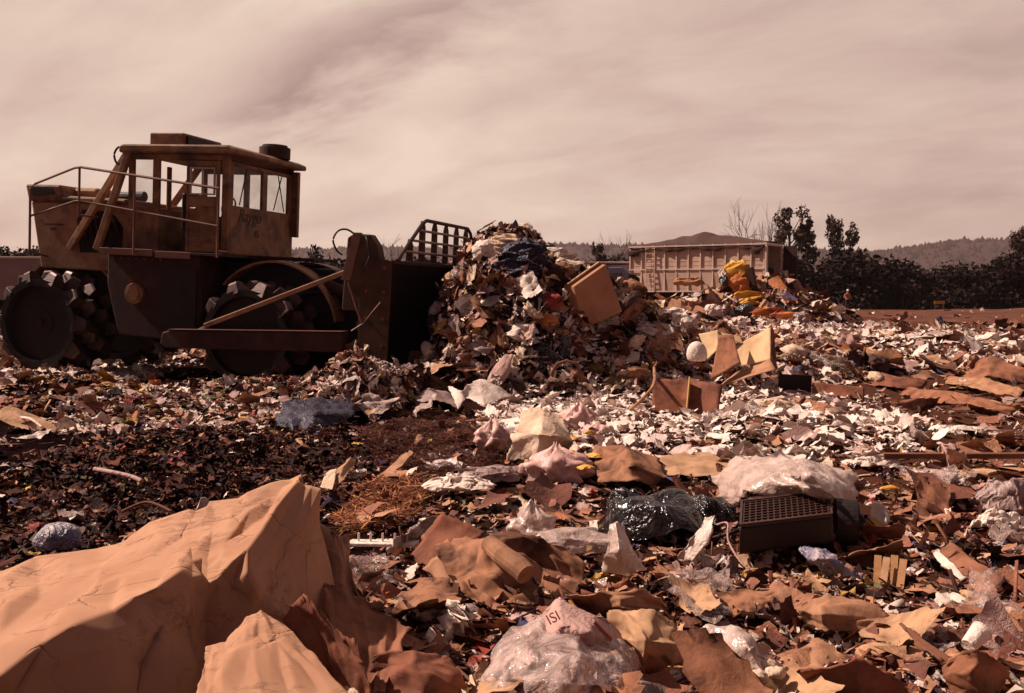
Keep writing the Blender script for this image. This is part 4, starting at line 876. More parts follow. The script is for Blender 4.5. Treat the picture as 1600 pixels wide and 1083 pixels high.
# ------------------------------------------------------------------ litter
def proto_sheet(n, m_, asp, amp, cs, seed, curl=.0):
    g = np.random.default_rng(seed); x = np.linspace(-.5, .5, n); y = np.linspace(-.5, .5, m_) * asp; A, B = np.meshgrid(x, y)
    Pt = np.stack([A, B, np.zeros_like(A)], -1).reshape(-1, 3); Pt[:, 0] *= 1 + .5 * g.uniform(-1, 1) * Pt[:, 1]; Pt[:, 1] *= 1 + .5 * g.uniform(-1, 1) * Pt[:, 0]
    f = g.uniform(0, math.pi); d = Pt[:, 0] * math.cos(f) + Pt[:, 1] * math.sin(f)
    Pt[:, 2] = crumple(Pt, cs, seed, 4, 0.0) * amp + curl * np.abs(d + g.uniform(-.2, .2)) * g.choice([-1, 1])
    edge_ = (np.abs(A) > .49) | (np.abs(B) > .49 * asp); Pt[:, :2] += g.normal(size=(len(Pt), 2)) * np.where(edge_.ravel(), .30 / max(n, 8), .008)[:, None]
    ii = np.arange(n * m_).reshape(m_, n); Q4 = np.stack([ii[:-1, :-1], ii[:-1, 1:], ii[1:, 1:], ii[1:, :-1]], -1).reshape(-1, 4)
    return Pt, np.concatenate([Q4[:, [0, 1, 2]], Q4[:, [0, 2, 3]]])
def proto_ball(sub, amp, cs, seed, sq=(1, .8, .6)):
    V, Fc = ico(sub); V = V * (1 + crumple(V, cs, seed, 8) * amp)[:, None] * np.array(sq) * .5; return V, Fc
def proto_wad(n, asp, amp, cs, seed, fl=.8):
    g = np.random.default_rng(seed); A, B = np.meshgrid(np.linspace(-.5, .5, n), np.linspace(-.5, .5, n) * asp); Pt = np.stack([A, B, 0 * A], -1).reshape(-1, 3)
    a2, b2 = Pt[:, 0] * 2, Pt[:, 1] * 2 / asp; Pt[:, 0] *= np.sqrt(1 - .42 * b2 ** 2); Pt[:, 1] *= np.sqrt(1 - .42 * a2 ** 2)
    D_ = np.stack([crumple(Pt, cs, seed + 1) * .55, crumple(Pt, cs, seed + 2) * .55, crumple(Pt, cs, seed + 3) * fl + crumple(Pt, cs * .4, seed + 4) * .3], -1) * amp
    Pt = Pt * (1 - amp * .5) + D_ + g.normal(size=Pt.shape) * .05 / n
    ii = np.arange(n * n).reshape(n, n); Q4 = np.stack([ii[:-1, :-1], ii[:-1, 1:], ii[1:, 1:], ii[1:, :-1]], -1).reshape(-1, 4)
    return Pt, np.concatenate([Q4[:, [0, 1, 2]], Q4[:, [0, 2, 3]]])
def proto_stick(seed, w=.05):
    g = np.random.default_rng(seed); bend = g.uniform(-.1, .1); V = []
    for i, x in enumerate((-.5, -.1, .5)):
        z = bend * (1 - abs(x) * 2); V += [(x, -w, z - w * .5), (x, w, z - w * .5), (x, w, z + w * .5), (x, -w, z + w * .5)]
    Fc = [(0, 1, 2), (0, 2, 3), (8, 10, 9), (8, 11, 10)]
    for i in range(2):
        for k in range(4): a = i * 4 + k; b = i * 4 + (k + 1) % 4; Fc += [(a, a + 4, b + 4), (a, b + 4, b)]
    return np.array(V), np.array(Fc)
def proto_can(n=10, r=.3):
    an = np.arange(n) / n * 2 * math.pi; ring = np.stack([np.cos(an) * r, np.sin(an) * r], -1); V = []
    for z, s_ in ((-.5, 1), (.5, 1), (.5, .86), (-.38, .86)): V += [(a * s_, b * s_, z) for a, b in ring]
    Fc = []
    for j in range(3):
        for k in range(n): a = j * n + k; b = j * n + (k + 1) % n; Fc += [(a, b, b + n), (a, b + n, a + n)]
    for base, rev in ((0, True), (3 * n, False)):
        for k in range(1, n - 1): Fc.append((base, base + k + 1, base + k) if rev else (base, base + k, base + k + 1))
    return np.array(V), np.array(Fc)
PR = {
 'card': [proto_sheet(6, 5, a, .04, .5, s, c) for s, a, c in ((1, .7, .15), (2, .5, .3), (3, .9, .1), (4, .35, .25), (5, .6, .5), (6, .8, .0), (7, .3, .1), (8, .55, .35))],
 'cardhi': [proto_sheet(12, 10, a, .045, .3, s, c) for s, a, c in ((11, .7, .15), (12, .5, .3), (13, .9, .1), (14, .35, .25), (15, .6, .5), (16, .8, .05), (17, .3, .1), (18, .55, .35), (19, .7, .6), (20, .45, .2))],
 'paper': [proto_sheet(6, 6, a, .11, .4, s, c) for s, a, c in ((21, .8, .1), (22, .9, .2), (23, .6, .4), (24, .4, .3), (25, 1, .0), (26, .7, .6))] + [proto_wad(6, .8, .5, .6, s) for s in (27, 28)],
 'paperhi': [proto_sheet(13, 12, a, .12, .3, s, c) for s, a, c in ((31, .8, .1), (32, .9, .2), (33, .6, .4), (34, .5, .3), (35, 1, .0), (36, .7, .6))] + [proto_wad(16, .8, .5, .4, s) for s in (37, 38, 39, 30)],
 'ball': [proto_wad(5, a, .6, .7, s) for s, a in ((41, .8), (42, .6), (43, .9), (44, .4), (45, 1), (46, .7))] + [proto_sheet(3, 3, a, .2, .6, s, .3) for s, a in ((47, .5), (48, .8))],
 'bag': [proto_wad(20, a, .55, cs_, s) for s, a, cs_ in ((51, .8, .6), (52, .6, .5), (53, .9, .7))] + [proto_ball(4, am_, cc_, s, q_) for s, q_, am_, cc_ in ((55, (1, .7, .6), .3, .7), (56, (1.2, .6, .5), .25, .9), (57, (1, .8, .6), .35, .6), (58, (.8, .8, .7), .2, .8), (59, (1.3, .5, .4), .3, .8))],
 'stick': [proto_stick(s, w) for s, w in ((61, .03), (62, .05), (63, .02), (64, .07))],
 'can': [proto_can()],
 'drape': [proto_sheet(14, 12, a, .17, .35, s, c) for s, a, c in ((71, .8, .2), (72, .6, .4), (73, 1, .1), (74, .7, .5))],
}
def rotm(yaw, tilt, taz, spin=None):
    """(n,3,3): spin about own z, then tilt about horizontal axis at azimuth taz"""
    c, s_ = np.cos(yaw), np.sin(yaw); Z = np.zeros_like(c); O1 = np.ones_like(c)
    Rz = np.stack([np.stack([c, -s_, Z], -1), np.stack([s_, c, Z], -1), np.stack([Z, Z, O1], -1)], 1)
    ax = np.stack([np.cos(taz), np.sin(taz), Z], -1); ct, st = np.cos(tilt), np.sin(tilt)
    K = np.zeros((len(c), 3, 3)); K[:, 0, 1] = -ax[:, 2]; K[:, 0, 2] = ax[:, 1]; K[:, 1, 0] = ax[:, 2]; K[:, 1, 2] = -ax[:, 0]; K[:, 2, 0] = -ax[:, 1]; K[:, 2, 1] = ax[:, 0]
    I = np.eye(3)[None]; Rt = I + st[:, None, None] * K + (1 - ct)[:, None, None] * (K @ K); return Rt @ Rz
def stamp(protos, which, pos, Rm, scl):
    Vs = []; Fs = []; off = 0
    for k, (V, Fc) in enumerate(protos):
        s_ = which == k; n = s_.sum()
        if not n: continue
        W_ = np.einsum('nij,nvj->nvi', Rm[s_], V[None] * scl[s_][:, None, :]) + pos[s_][:, None, :]
        Vs.append(W_.reshape(-1, 3)); Fs.append((Fc[None] + (np.arange(n) * len(V))[:, None, None]).reshape(-1, 3) + off); off += n * len(V)
    return np.concatenate(Vs), np.concatenate(Fs)
def hnormal(x, y):
    e = .06; return (height(x + e, y) - height(x - e, y)) / (2 * e), (height(x, y + e) - height(x, y - e)) / (2 * e)
# places (chart centre and radii) kept clear of the larger loose litter: named things lie there
KEEP = np.array([(240, 1000, 330, 160), (440, 800, 110, 90), (440, 1040, 150, 110), (590, 1010, 80, 90), (650, 1065, 110, 50), (700, 850, 90, 50), (800, 905, 150, 85), (960, 950, 100, 45), (870, 1030, 150, 110),
    (1010, 1010, 90, 70), (1165, 1025, 90, 65), (975, 865, 60, 60), (1090, 850, 45, 50), (880, 860, 110, 45), (1030, 800, 110, 65), (1230, 820, 150, 75), (1370, 820, 70, 70), (1295, 890, 75, 45), (1390, 895, 45, 45), (1515, 895, 85, 60),
    (1320, 965, 95, 45), (1515, 1010, 45, 45), (1520, 1060, 80, 50), (1345, 1070, 110, 50), (90, 850, 55, 40), (490, 665, 80, 50), (465, 700, 30, 20), (530, 750, 45, 40), (600, 850, 70, 25), (640, 835, 60, 35), (190, 745, 50, 20),
    (840, 690, 75, 65), (870, 740, 90, 35), (770, 700, 50, 35), (920, 700, 60, 45), (985, 730, 85, 40), (1090, 730, 80, 30), (720, 765, 85, 35), (1010, 650, 90, 30), (1200, 650, 150, 40), (1350, 680, 80, 25), (1365, 730, 60, 28), (1560, 790, 60, 60),
    (670, 620, 50, 25), (745, 622, 55, 28), (598, 782, 60, 40), (1075, 625, 70, 35), (1170, 590, 80, 40), (1280, 610, 80, 22), (1550, 580, 70, 30), (1425, 645, 60, 35), (665, 690, 130, 40), (1490, 690, 70, 25)], float)
def kept(x, y):
    u, v_ = flatpix(x, y); return (((u[:, None] - KEEP[None, :, 0]) / KEEP[None, :, 2]) ** 2 + ((v_[:, None] - KEEP[None, :, 1]) / KEEP[None, :, 3]) ** 2 < 1).any(1)
def zone(u, v):
    """relative densities on the ground chart: card, white, dark, mix, soil-bare"""
    n1 = np.array(fbm(u * .011, v * .02, 3)); n2 = np.array(fbm(u * .02 + 50, v * .04 + 9, 3))
    dark = smooth(600, 430, u + n1 * 160) * smooth(655, 700, v + n2 * 60 - np.clip(u - 200, 0, 400) * .10)
    dark = np.maximum(dark, smooth(1, .6, np.sqrt(((u - 330) / 330) ** 2 + ((v - 560) / 26) ** 2)) * .7)
    fibre = smooth(1.15, .75, np.sqrt(((u - 660) / 125) ** 2 + ((v - 690) / 42) ** 2) + n1)
    white = smooth(.0, .35, .35 - np.abs((v - 655 - (u - 1100) * .03) / 130) + n2 * .5) * smooth(740, 820, u) * smooth(1500, 1400, u)
    field = smooth(1120, 1230, u + n1 * 60) * smooth(480, 500, v) * smooth(740, 690, v)
    strip = smooth(1235, 1300, u) * smooth(514, 504, v + n2 * 10)
    return dark, fibre, white, field, strip
def sample(n, y0_, y1_, pw, seed, xr=.62):
    g = np.random.default_rng(seed); t = g.random(n); a = y0_ ** -pw; b = y1_ ** -pw; y = (a + (b - a) * t) ** (-1 / pw)
    x = g.uniform(-1, 1, n) * (xr * y + 1.2); return x, y, g
def blocked(x, y):
    # the compactor's own footprint stays clear of tall litter
    dx = x + 3.80; dy = y - 17.0; c, s_ = math.cos(R(-15.2)), math.sin(R(-15.2)); lx = dx * c + dy * s_; ly = -dx * s_ + dy * c
    return (lx > -4.9) & (lx < 2.4) & (np.abs(ly) < 2.0)
COLN = {}
def field_kind(kind, protos_lo, protos_hi, n, size, dens, seed, pw=1.0, y0_=2.2, y1_=92, tilt=.35, lift=.25, grow=.25, flat=1.0, clear=True, smax=9):
    x, y, g = sample(n, y0_, y1_, pw, seed); u, v_ = flatpix(x, y); keep = g.random(n) < dens(*zone(u, v_)) * (1 - .9 * (heap1(x, y) > .25))
    if clear: keep &= ~kept(x, y)
    x, y = x[keep], y[keep]; m_ = len(x)
    s_ = size * np.exp(g.normal(size=m_) * .5) * (y / 7) ** grow; bl = blocked(x, y); s_ = np.where(bl, s_ * .35, s_); s_ = np.minimum(s_, smax * (1 + np.maximum(y - 8, 0) * .03) * g.uniform(.7, 1.1, m_))
    hx_, hy_ = hnormal(x, y); z = height(x, y)
    slope = np.sqrt(hx_ ** 2 + hy_ ** 2); ta = g.normal(size=m_) * tilt
    # lean with the slope, then tilt at random
    Rm = rotm(g.uniform(0, 6.28, m_), ta, g.uniform(0, 6.28, m_)); Rs = rotm(np.zeros(m_), np.arctan(slope), np.arctan2(-hy_, -hx_) - math.pi / 2 + math.pi)
    Rm = Rs @ Rm
    pos = np.stack([x, y, z + s_ * np.abs(np.sin(ta)) * lift + .008 + g.random(m_) * .25 * lift * s_], -1)
    scl = np.stack([s_, s_ * g.uniform(.6, 1.2, m_), s_ * flat * g.uniform(.5, 1.3, m_)], -1)
    return dict(x=x, y=y, pos=pos, R=Rm, scl=scl, s=s_, which=g.integers(0, len(protos_lo), m_), g=g)
def place(name, D, lo, hi, mlo, mats, nobj, labelf, cat, stuffname, stufflabel, hi_which=None):
    """largest-showing pieces become objects of their own, the uncountable rest one object"""
    m_ = len(D['x']); px_ = 800 + F * D['x'] / D['y']; inside = (px_ > 0) & (px_ < 1600)
    sz = D['s'] / D['y'] * inside; order = np.argsort(-sz); top = order[:nobj]; rest = np.setdiff1d(np.arange(m_), top)
    meshes = []
    for V, Fc in hi:
        o = new_mesh(name, V, Fc, mats[0][1]); COL.objects.unlink(o); meshes.append(o.data); bpy.data.objects.remove(o)
    for i in top:
        k = int(D['g'].integers(0, len(hi))); cn, mt = mats[int(D['g'].integers(0, len(mats)))]
        o = bpy.data.objects.new(name, meshes[k]); COL.objects.link(o)
        o.matrix_world = Matrix.LocRotScale(Vector(D['pos'][i]), Matrix(D['R'][i].tolist()).to_quaternion(), Vector(D['scl'][i]))
        o.material_slots[0].link = 'OBJECT'; o.material_slots[0].material = mt
        lb, gp = labelf(cn, float(D['x'][i]), float(D['y'][i]), k); tag(o, lb, cat, gp)
    if len(rest) and stuffname:
        V, Fc = stamp(lo, D['which'][rest], D['pos'][rest], D['R'][rest], D['scl'][rest])
        o = new_mesh(stuffname, V, Fc, mlo); tag(o, stufflabel, cat, kind='stuff')
def where(x, y):
    u, v_ = flatpix(x, y); u = float(u); v_ = float(v_)
    if v_ < 560: return ('on the far right field of rubbish' if u > 1150 else 'on the far ground beside the compactor' if u < 700 else 'on the ground in front of the trailer')
    if u < 560: return 'in the dark soil left of centre' if v_ > 690 else 'on the pale rubbish ridge before the compactor'
    if v_ < 720: return 'among flattened boxes on the right-hand field' if u > 1150 else 'in the middle of the rubbish below the heap'
    if u > 1150: return 'in the right foreground' if v_ > 830 else 'on the right beside the black grille box'
    return 'in the front foreground right of the big carton' if v_ > 830 else 'around the black bag in mid foreground'
def lab(kindw, extra=()):
    def f_(cn, x, y, k):
        w_ = where(x, y); return f'{cn} {kindw} lying {w_}', f'{cn} {kindw} {w_}'
    return f_
# ------------------------------------------------------------------ fields of litter
c_ = M['card']; CM = [('tan', c_[0]), ('brown', c_[1]), ('reddish brown', c_[2]), ('stained brown', c_[3]), ('pale tan', c_[4])]
WM = [('white', M['whitep']), ('cream', M['cream']), ('pinkish', M['pinkp']), ('greyish', M['greyp'])]
FM = [('clear', M['clear']), ('milky', M['milky']), ('thin clear', M['clear_thin'])]
near = lambda v_: v_
D = field_kind('card', PR['card'], 0, 11000, .23, lambda d, f, w, fd, s: np.clip(.55 - d * .545 - w * .25 - f * .5 + fd * .45 - s * .55, .0, 1), 201, pw=1.0, tilt=.26, flat=1.0, smax=.55)
place('cardboard_sheet', D, PR['card'], PR['cardhi'], M['s_card'], CM, 300, lab('cardboard sheet'), 'cardboard sheet', 'cardboard_litter', 'countless smaller torn cardboard scraps strewn across the whole landfill')
D = field_kind('paper', PR['paper'], 0, 11500, .145, lambda d, f, w, fd, s: np.clip(.40 - d * .375 + w * .6 - f * .36 - fd * .05 - s * .37, .0, 1), 202, pw=.9, tilt=.4, smax=.30)
place('crumpled_paper', D, PR['paper'], PR['paperhi'], M['s_white'], WM, 300, lab('crumpled paper'), 'crumpled paper', 'paper_litter', 'countless smaller pale paper and plastic scraps strewn across the landfill')
D = field_kind('film', PR['drape'], 0, 1300, .32, lambda d, f, w, fd, s: np.clip(.35 - d * .3 + w * .3 - f * .3 - fd * .15 - s * .35, .0, 1), 203, pw=1.3, tilt=.3, y1_=30, smax=.42)
place('plastic_film', D, PR['drape'], PR['drape'], M['clear'], FM, 220, lab('plastic film'), 'plastic film', None, None)
D = field_kind('stick', PR['stick'], 0, 7000, .20, lambda d, f, w, fd, s: np.clip(.5 - d * .42 - w * .3 + fd * .3 - s * .48, .02, 1), 204, pw=1.2, tilt=.25, y1_=60, smax=.32)
D['scl'][:, 1:] *= .45
place('wood_scrap', D, PR['stick'], PR['stick'], M['s_card'], [('brown', M['wood']), ('pale', M['palewood'])], 160, lab('splinter of wood'), 'wood scrap', 'stick_litter', 'countless thin sticks, straws and splinters mixed into the rubbish')
D = field_kind('can', PR['can'], 0, 300, .085, lambda d, f, w, fd, s: np.clip(.3 - d * .27 - f * .3 - s * .3, .01, 1), 205, pw=1.0, tilt=1.2, y1_=30, smax=.12)
place('tin_can', D, PR['can'], PR['can'], M['tin'], [('dull', M['tin']), ('white', M['whitep']), ('red', M['red'])], 60, lab('drinks can'), 'can', None, None)
# the far field seen at a low angle
for nm, pr, n, size, mt, dn, sd, lb in (
    ('far_paper_litter', 'paper', 10000, .22, 's_white', lambda d, f, w, fd, s: np.clip(.75 - d * .6 - s * .68, 0, 1), 321, 'pale paper and plastic scraps all over the distant part of the fill'),
    ('far_cardboard_litter', 'card', 6000, .30, 's_card', lambda d, f, w, fd, s: np.clip(.7 - d * .6 - s * .66, 0, 1), 322, 'brown cardboard scraps all over the distant part of the fill'),
    ('far_mixed_litter', 'ball', 9000, .20, 's_mix', lambda d, f, w, fd, s: np.clip(.8 - d * .6 - s * .74, 0, 1), 323, 'mixed small refuse all over the distant part of the fill')):
    D = field_kind(nm, PR[pr], 0, n, size, dn, sd, pw=.55, tilt=.5, y0_=16, y1_=94, grow=0, clear=False, smax=.5)
    ok = (np.abs(D['x'] + 3.6) > 3.2) | (D['y'] > 22) | (D['y'] < 14)
    V, Fc = stamp(PR[pr], D['which'][ok], D['pos'][ok], D['R'][ok], D['scl'][ok]); tag(new_mesh(nm, V, Fc, M[mt]), lb, 'litter', kind='stuff')
# small mixed rubbish: crumbs everywhere
for nm, pr, n, size, mt, dn, pw, sd, y1_ in (
    ('dark_debris', 'ball', 9000, .085, 's_dark', lambda d, f, w, fd, s: np.clip(.22 + d * .6 - fd * .2 - s * .2, 0, 1), 1.2, 301, 70),
    ('mixed_debris', 'ball', 26000, .06, 's_mix', lambda d, f, w, fd, s: np.clip(.6 - d * .50 - f * .4 - s * .55, 0, 1), 1.1, 302, 92),
    ('flat_debris', 'card', 14000, .085, 's_card', lambda d, f, w, fd, s: np.clip(.8 - d * .76 - f * .6 - s * .75, 0, 1), 1.2, 303, 92),
    ('pale_debris', 'paper', 14000, .050, 's_white', lambda d, f, w, fd, s: np.clip(.5 - d * .42 - f * .45 + w * .3 - s * .46, 0, 1), 1.15, 304, 92),
    ('fibre_debris', 'stick', 16000, .10, 's_fibre', lambda d, f, w, fd, s: np.clip(.40 + f * .6 - w * .3 - fd * .2 - s * .4 - d * .2, 0, 1), 1.6, 305, 22),
    ('shiny_debris', 'paper', 2600, .045, 's_glint', lambda d, f, w, fd, s: np.clip(.6 - d * .25 - f * .4 - s * .5, 0, 1), 1.4, 306, 30)):
    D = field_kind(nm, PR[pr], 0, n, size, dn, sd, pw=pw, tilt=.6, y1_=y1_, grow=.4, clear=False, smax=.16)
    V, Fc = stamp(PR[pr], D['which'], D['pos'], D['R'], D['scl'])
    o = new_mesh(nm, V, Fc, M[mt])
    tag(o, {'dark_debris': 'dark damp crumbs of rubbish covering the soil everywhere', 'mixed_debris': 'small mixed crumbs of refuse in all colours between the larger pieces',
            'flat_debris': 'small flat brown cardboard chips between the larger sheets', 'pale_debris': 'small white and pinkish paper bits scattered between larger pieces',
            'fibre_debris': 'reddish brown wood fibres and shavings matted over the soil', 'shiny_debris': 'glinting foil and glass bits scattered in the soil'}[nm], 'litter', kind='stuff')
# matted orange-brown fibre patches
def patch(nm, px, py, rx, ry, n, size, mt, seed, label, pr='stick', cat='litter'):
    g = np.random.default_rng(seed); c0 = Q(px, py, 0); a = Q(px + rx, py, 0); b = Q(px, py - ry, 0); rxw = abs(a.x - c0.x); ryw = abs(b.y - c0.y)
    r_ = np.sqrt(g.random(n)); t = g.uniform(0, 6.28, n); x = c0.x + r_ * np.cos(t) * rxw; y = c0.y + r_ * np.sin(t) * ryw
    s_ = np.minimum(size * np.exp(g.normal(size=n) * .5), size * 2.0); Rm = rotm(g.uniform(0, 6.28, n), g.normal(size=n) * .4, g.uniform(0, 6.28, n)); th_ = .35 if pr == 'stick' else 1
    pos = np.stack([x, y, height(x, y) + g.random(n) * size * (.4 if pr == 'stick' else .8) + .01], -1)
    V, Fc = stamp(PR[pr], g.integers(0, len(PR[pr]), n), pos, Rm, np.stack([s_, s_ * th_, s_ * th_], -1)); tag(new_mesh(nm, V, Fc, M[mt]), label, cat, kind='stuff')
M['s_orange'] = islmat('orange_fibre', [(0.34, 0.12, 0.045), (0.24, 0.07, 0.03), (0.15, 0.04, 0.02), (0.42, 0.18, 0.07)], .9, bump=0)
patch('wood_shavings', 598, 782, 62, 42, 2600, .12, 's_orange', 401, 'bright orange brown heap of wood shavings right of the big carton peak')
patch('bark_mulch', 665, 690, 125, 42, 16000, .06, 's_fibre', 402, 'dark reddish brown bark mulch patch in the middle of the rubbish')
patch('bark_mulch', 520, 700, 90, 30, 6000, .06, 's_fibre', 403, 'smaller dark reddish mulch patch left of the main one')
patch('pale_wrappings', 110, 600, 100, 30, 900, .13, 's_white', 404, 'pale crumpled wrappings banked up in front of the rear wheel', 'paper')
patch('torn_wrappings', 300, 635, 260, 28, 1500, .11, 's_mix', 405, 'mixed torn wrappings in a lit ridge before the compactor', 'paper')
patch('dark_crumbs', 230, 770, 330, 110, 6000, .065, 's_dark', 410, 'dark damp crumbs covering the black soil at left', 'ball')
patch('soil_twigs', 250, 770, 320, 100, 2500, .10, 's_fibre', 411, 'thin dark twigs scattered over the black soil at left')
patch('soil_scraps', 250, 760, 320, 95, 1300, .06, 's_mix', 412, 'small mixed scraps glinting on the black soil at left', 'paper')
patch('white_wrappings', 1080, 655, 330, 46, 1700, .125, 's_bright', 407, 'white and cream wrappings strewn in a band below the heap', 'paper')
patch('white_wrappings', 860, 640, 110, 30, 450, .11, 's_bright', 408, 'white wrappings around the tall striped bag', 'paper')
patch('field_paper', 1420, 540, 220, 32, 1200, .26, 's_bright', 409, 'white paper bits over the far right field', 'paper')
patch('pale_ridge_paper', 330, 655, 230, 26, 900, .10, 's_white', 406, 'pale paper and film along the ridge before the compactor', 'paper')

# ------------------------------------------------------------------ the heaps
def heapfield(nm, pr, n, size, mt, seed, xr, yr, hf, tilt=1.2, out=.3, aniso=1):
    g = np.random.default_rng(seed); x = g.uniform(*xr, n * 4); y = g.uniform(*yr, n * 4); hx_, hy_ = hnormal(x, y); sl_ = np.sqrt(1 + hx_ ** 2 + hy_ ** 2)
    p = sl_ * (hf(x, y) > .10); p = p / p.max(); k = np.where(g.random(n * 4) < p)[0][:n]; x, y, hx_, hy_, sl_ = x[k], y[k], hx_[k], hy_[k], sl_[k]; m_ = len(k)
    s_ = np.minimum(size * np.exp(g.normal(size=m_) * .5), .52 if hf is heap1 else 9); s_ = s_ * np.where((hf is heap1) & (height(x, y) > 1.75), .6, 1); nrm = np.stack([-hx_, -hy_, np.ones(m_)], -1) / sl_[:, None]
    pos = np.stack([x, y, height(x, y)], -1) + nrm * (s_ * out * g.random(m_))[:, None]
    slope = np.arctan(np.sqrt(hx_ ** 2 + hy_ ** 2)); Rs = rotm(np.zeros(m_), slope, np.arctan2(-hy_, -hx_) + math.pi / 2)
    Rm = Rs @ rotm(g.uniform(0, 6.28, m_), g.normal(size=m_) * tilt * .5, g.uniform(0, 6.28, m_))
    return dict(x=x, y=y, pos=pos, R=Rm, scl=np.stack([s_, s_ * g.uniform(.5, 1.1, m_), s_ * g.uniform(.5, 1.1, m_)], -1), s=s_, which=g.integers(0, len(PR[pr]), m_), g=g)
H1 = dict(xr=(-1.9, 6.0), yr=(12.9, 19.5), hf=heap1); H2 = dict(xr=(6, 16.5), yr=(43.5, 51.5), hf=heap2)
def hlab(kw, wh): return lambda cn, x, y, k: (f'{cn} {kw} {wh(x)}', f'{cn} {kw} {wh(x)}')
w1 = lambda x: 'on the big heap beside the blade' if x < -.4 else 'on the steep middle face of the big heap' if x < 1.2 else 'on the sloping right side of the big heap'
w2 = lambda x: 'on the far heap in front of the refuse trailer'
BM = [('bright white', M['whitep']), ('white', M['whitep']), ('cream', M['cream']), ('pinkish', M['pinkp']), ('black', M['blackbag']), ('black', M['blackbag']), ('stained tan', c_[3]), ('brown', M['darkcloth']), ('pinkish', M['pinkp']), ('greyish', M['greyp']), ('cream', M['cream']), ('dark', M['darkcloth']), ('tan', c_[0]), ('brown', c_[3])]
D = heapfield('b', 'bag', 300, .34, None, 501, **H1); place('stuffed_bag', D, PR['bag'], PR['bag'], None, BM, 300, hlab('stuffed bag', w1), 'bag', None, None)
D = heapfield('p', 'paper', 3600, .14, None, 502, **H1); place('heap_paper', D, PR['paper'], PR['paperhi'], M['s_white'], WM, 240, hlab('crumpled paper', w1), 'crumpled paper', 'heap_paper_litter', 'countless smaller paper scraps covering the big refuse heap')
D = heapfield('c', 'card', 1500, .20, None, 503, **H1); place('heap_cardboard', D, PR['card'], PR['cardhi'], M['s_card'], CM, 140, hlab('cardboard piece', w1), 'cardboard sheet', 'heap_cardboard_litter', 'smaller torn cardboard bits covering the big refuse heap')
D = heapfield('f', 'drape', 90, .34, None, 504, **H1); place('heap_film', D, PR['drape'], PR['drape'], None, FM, 90, hlab('plastic film', w1), 'plastic film', None, None)
for args in (('m', 'ball', 9000, .10, 's_mix', 505, H1), ('d', 'ball', 2500, .14, 's_dark', 506, dict(H1, xr=(-1.5, 2.6))), ('m2', 'ball', 5000, .26, 's_mix', 507, H2), ('w2', 'paper', 2000, .32, 's_white', 508, H2), ('c2', 'card', 1200, .4, 's_card', 509, H2)):
    nm, pr, n, size, mt, sd, Hh = args; D = heapfield(nm, pr, n, size, mt, sd, **Hh); V, Fc = stamp(PR[pr], D['which'], D['pos'], D['R'], D['scl'])
    nn, ll = {'m': ('heap_mixed_refuse', 'small mixed refuse in all colours packed over the big heap'), 'd': ('heap_gap_shade_bits', 'small dark refuse bits painting the shaded gaps of the big heap'),  # dark bits stand in for the shade in gaps between heap pieces
              'm2': ('far_heap_refuse', 'mixed refuse packed over the far heap before the trailer'), 'w2': ('far_heap_paper', 'pale paper scraps covering the far heap before the trailer'), 'c2': ('far_heap_cardboard', 'brown cardboard scraps covering the far heap before the trailer')}[nm]
    tag(new_mesh(nn, V, Fc, M[mt]), ll, 'refuse', kind='stuff')
D = heapfield('mm', 'ball', 1400, .09, None, 511, xr=(-3.1, -1.2), yr=(12.0, 13.9), hf=lambda x, y: gauss(x, y, -2.0, 12.9, .7, .75, .62)); V, Fc = stamp(PR['ball'], D['which'], D['pos'], D['R'], D['scl']); tag(new_mesh('mound_refuse', V, Fc, M['s_mix']), 'mixed refuse covering the small mound at the blade foot', 'refuse', kind='stuff')
D = heapfield('mp', 'paper', 300, .12, None, 512, xr=(-2.8, -1.3), yr=(12.2, 13.7), hf=lambda x, y: gauss(x, y, -2.0, 12.9, .6, .7, .62)); place('mound_paper', D, PR['paper'], PR['paperhi'], M['s_white'], WM, 60, hlab('crumpled paper', lambda x: 'on the small mound at the blade foot'), 'crumpled paper', 'mound_paper_litter', 'smaller pale scraps on the small mound at the blade foot')
# refuse caught behind the blade and rack
def HP(px, py, lift=0.0):
    a = P(px, py, 2.5); o_ = Vector((0, 0, CAMZ)); d = (a - o_) / 2.5; ys_ = np.linspace(2.2, 95, 9000) ** 1.0; pts = np.stack([d.x * ys_, ys_, CAMZ + d.z * ys_], -1)
    hit = np.where(pts[:, 2] - lift < height(pts[:, 0], pts[:, 1]))[0]; i = hit[0] if len(hit) else -1; return Vector(pts[i])
# ------------------------------------------------------------------ the big crumpled carton, lower left
YA = 1.0
def row(l): return [P(*q_) for q_ in l]
rows = [row([(-120, 955, 4.0), (10, 945, 4.05), (150, 930, 4.15), (290, 880, 4.2), (335, 860, 4.25), (420, 820, 4.35), (480, 800, 4.4)]),
        row([(-120, 912, 3.95), (10, 888, 4.0), (150, 858, 4.05), (290, 806, 4.08), (335, 787, 4.1), (425, 757, 4.15), (472, 745, 4.2)]),
        row([(-120, 985, 3.3), (10, 950, 3.4), (160, 905, 3.55), (285, 855, 3.66), (325, 868, 3.62), (405, 822, 3.85), (468, 748, 4.12)]),
        row([(-120, 1120, 2.75), (10, 1042, 2.88), (165, 958, 3.12), (288, 893, 3.34), (322, 912, 3.42), (380, 866, 3.45), (466, 752, 4.0)]),
        row([(-120, 1240, 2.70), (12, 1150, 2.84), (172, 1050, 3.06), (292, 985, 3.28), (318, 1000, 3.42), (410, 935, 3.46), (502, 765, 4.02)]),
        row([(-120, 1500, 2.68), (40, 1400, 2.80), (220, 1300, 2.95), (300, 1200, 3.1), (325, 1120, 3.3), (455, 1000, 3.46), (503, 822, 4.0)]),
        row([(-120, 1650, 2.68), (60, 1560, 2.78), (240, 1480, 2.9), (310, 1400, 3.0), (350, 1300, 3.2), (480, 1150, 3.4), (520, 960, 3.9)])]
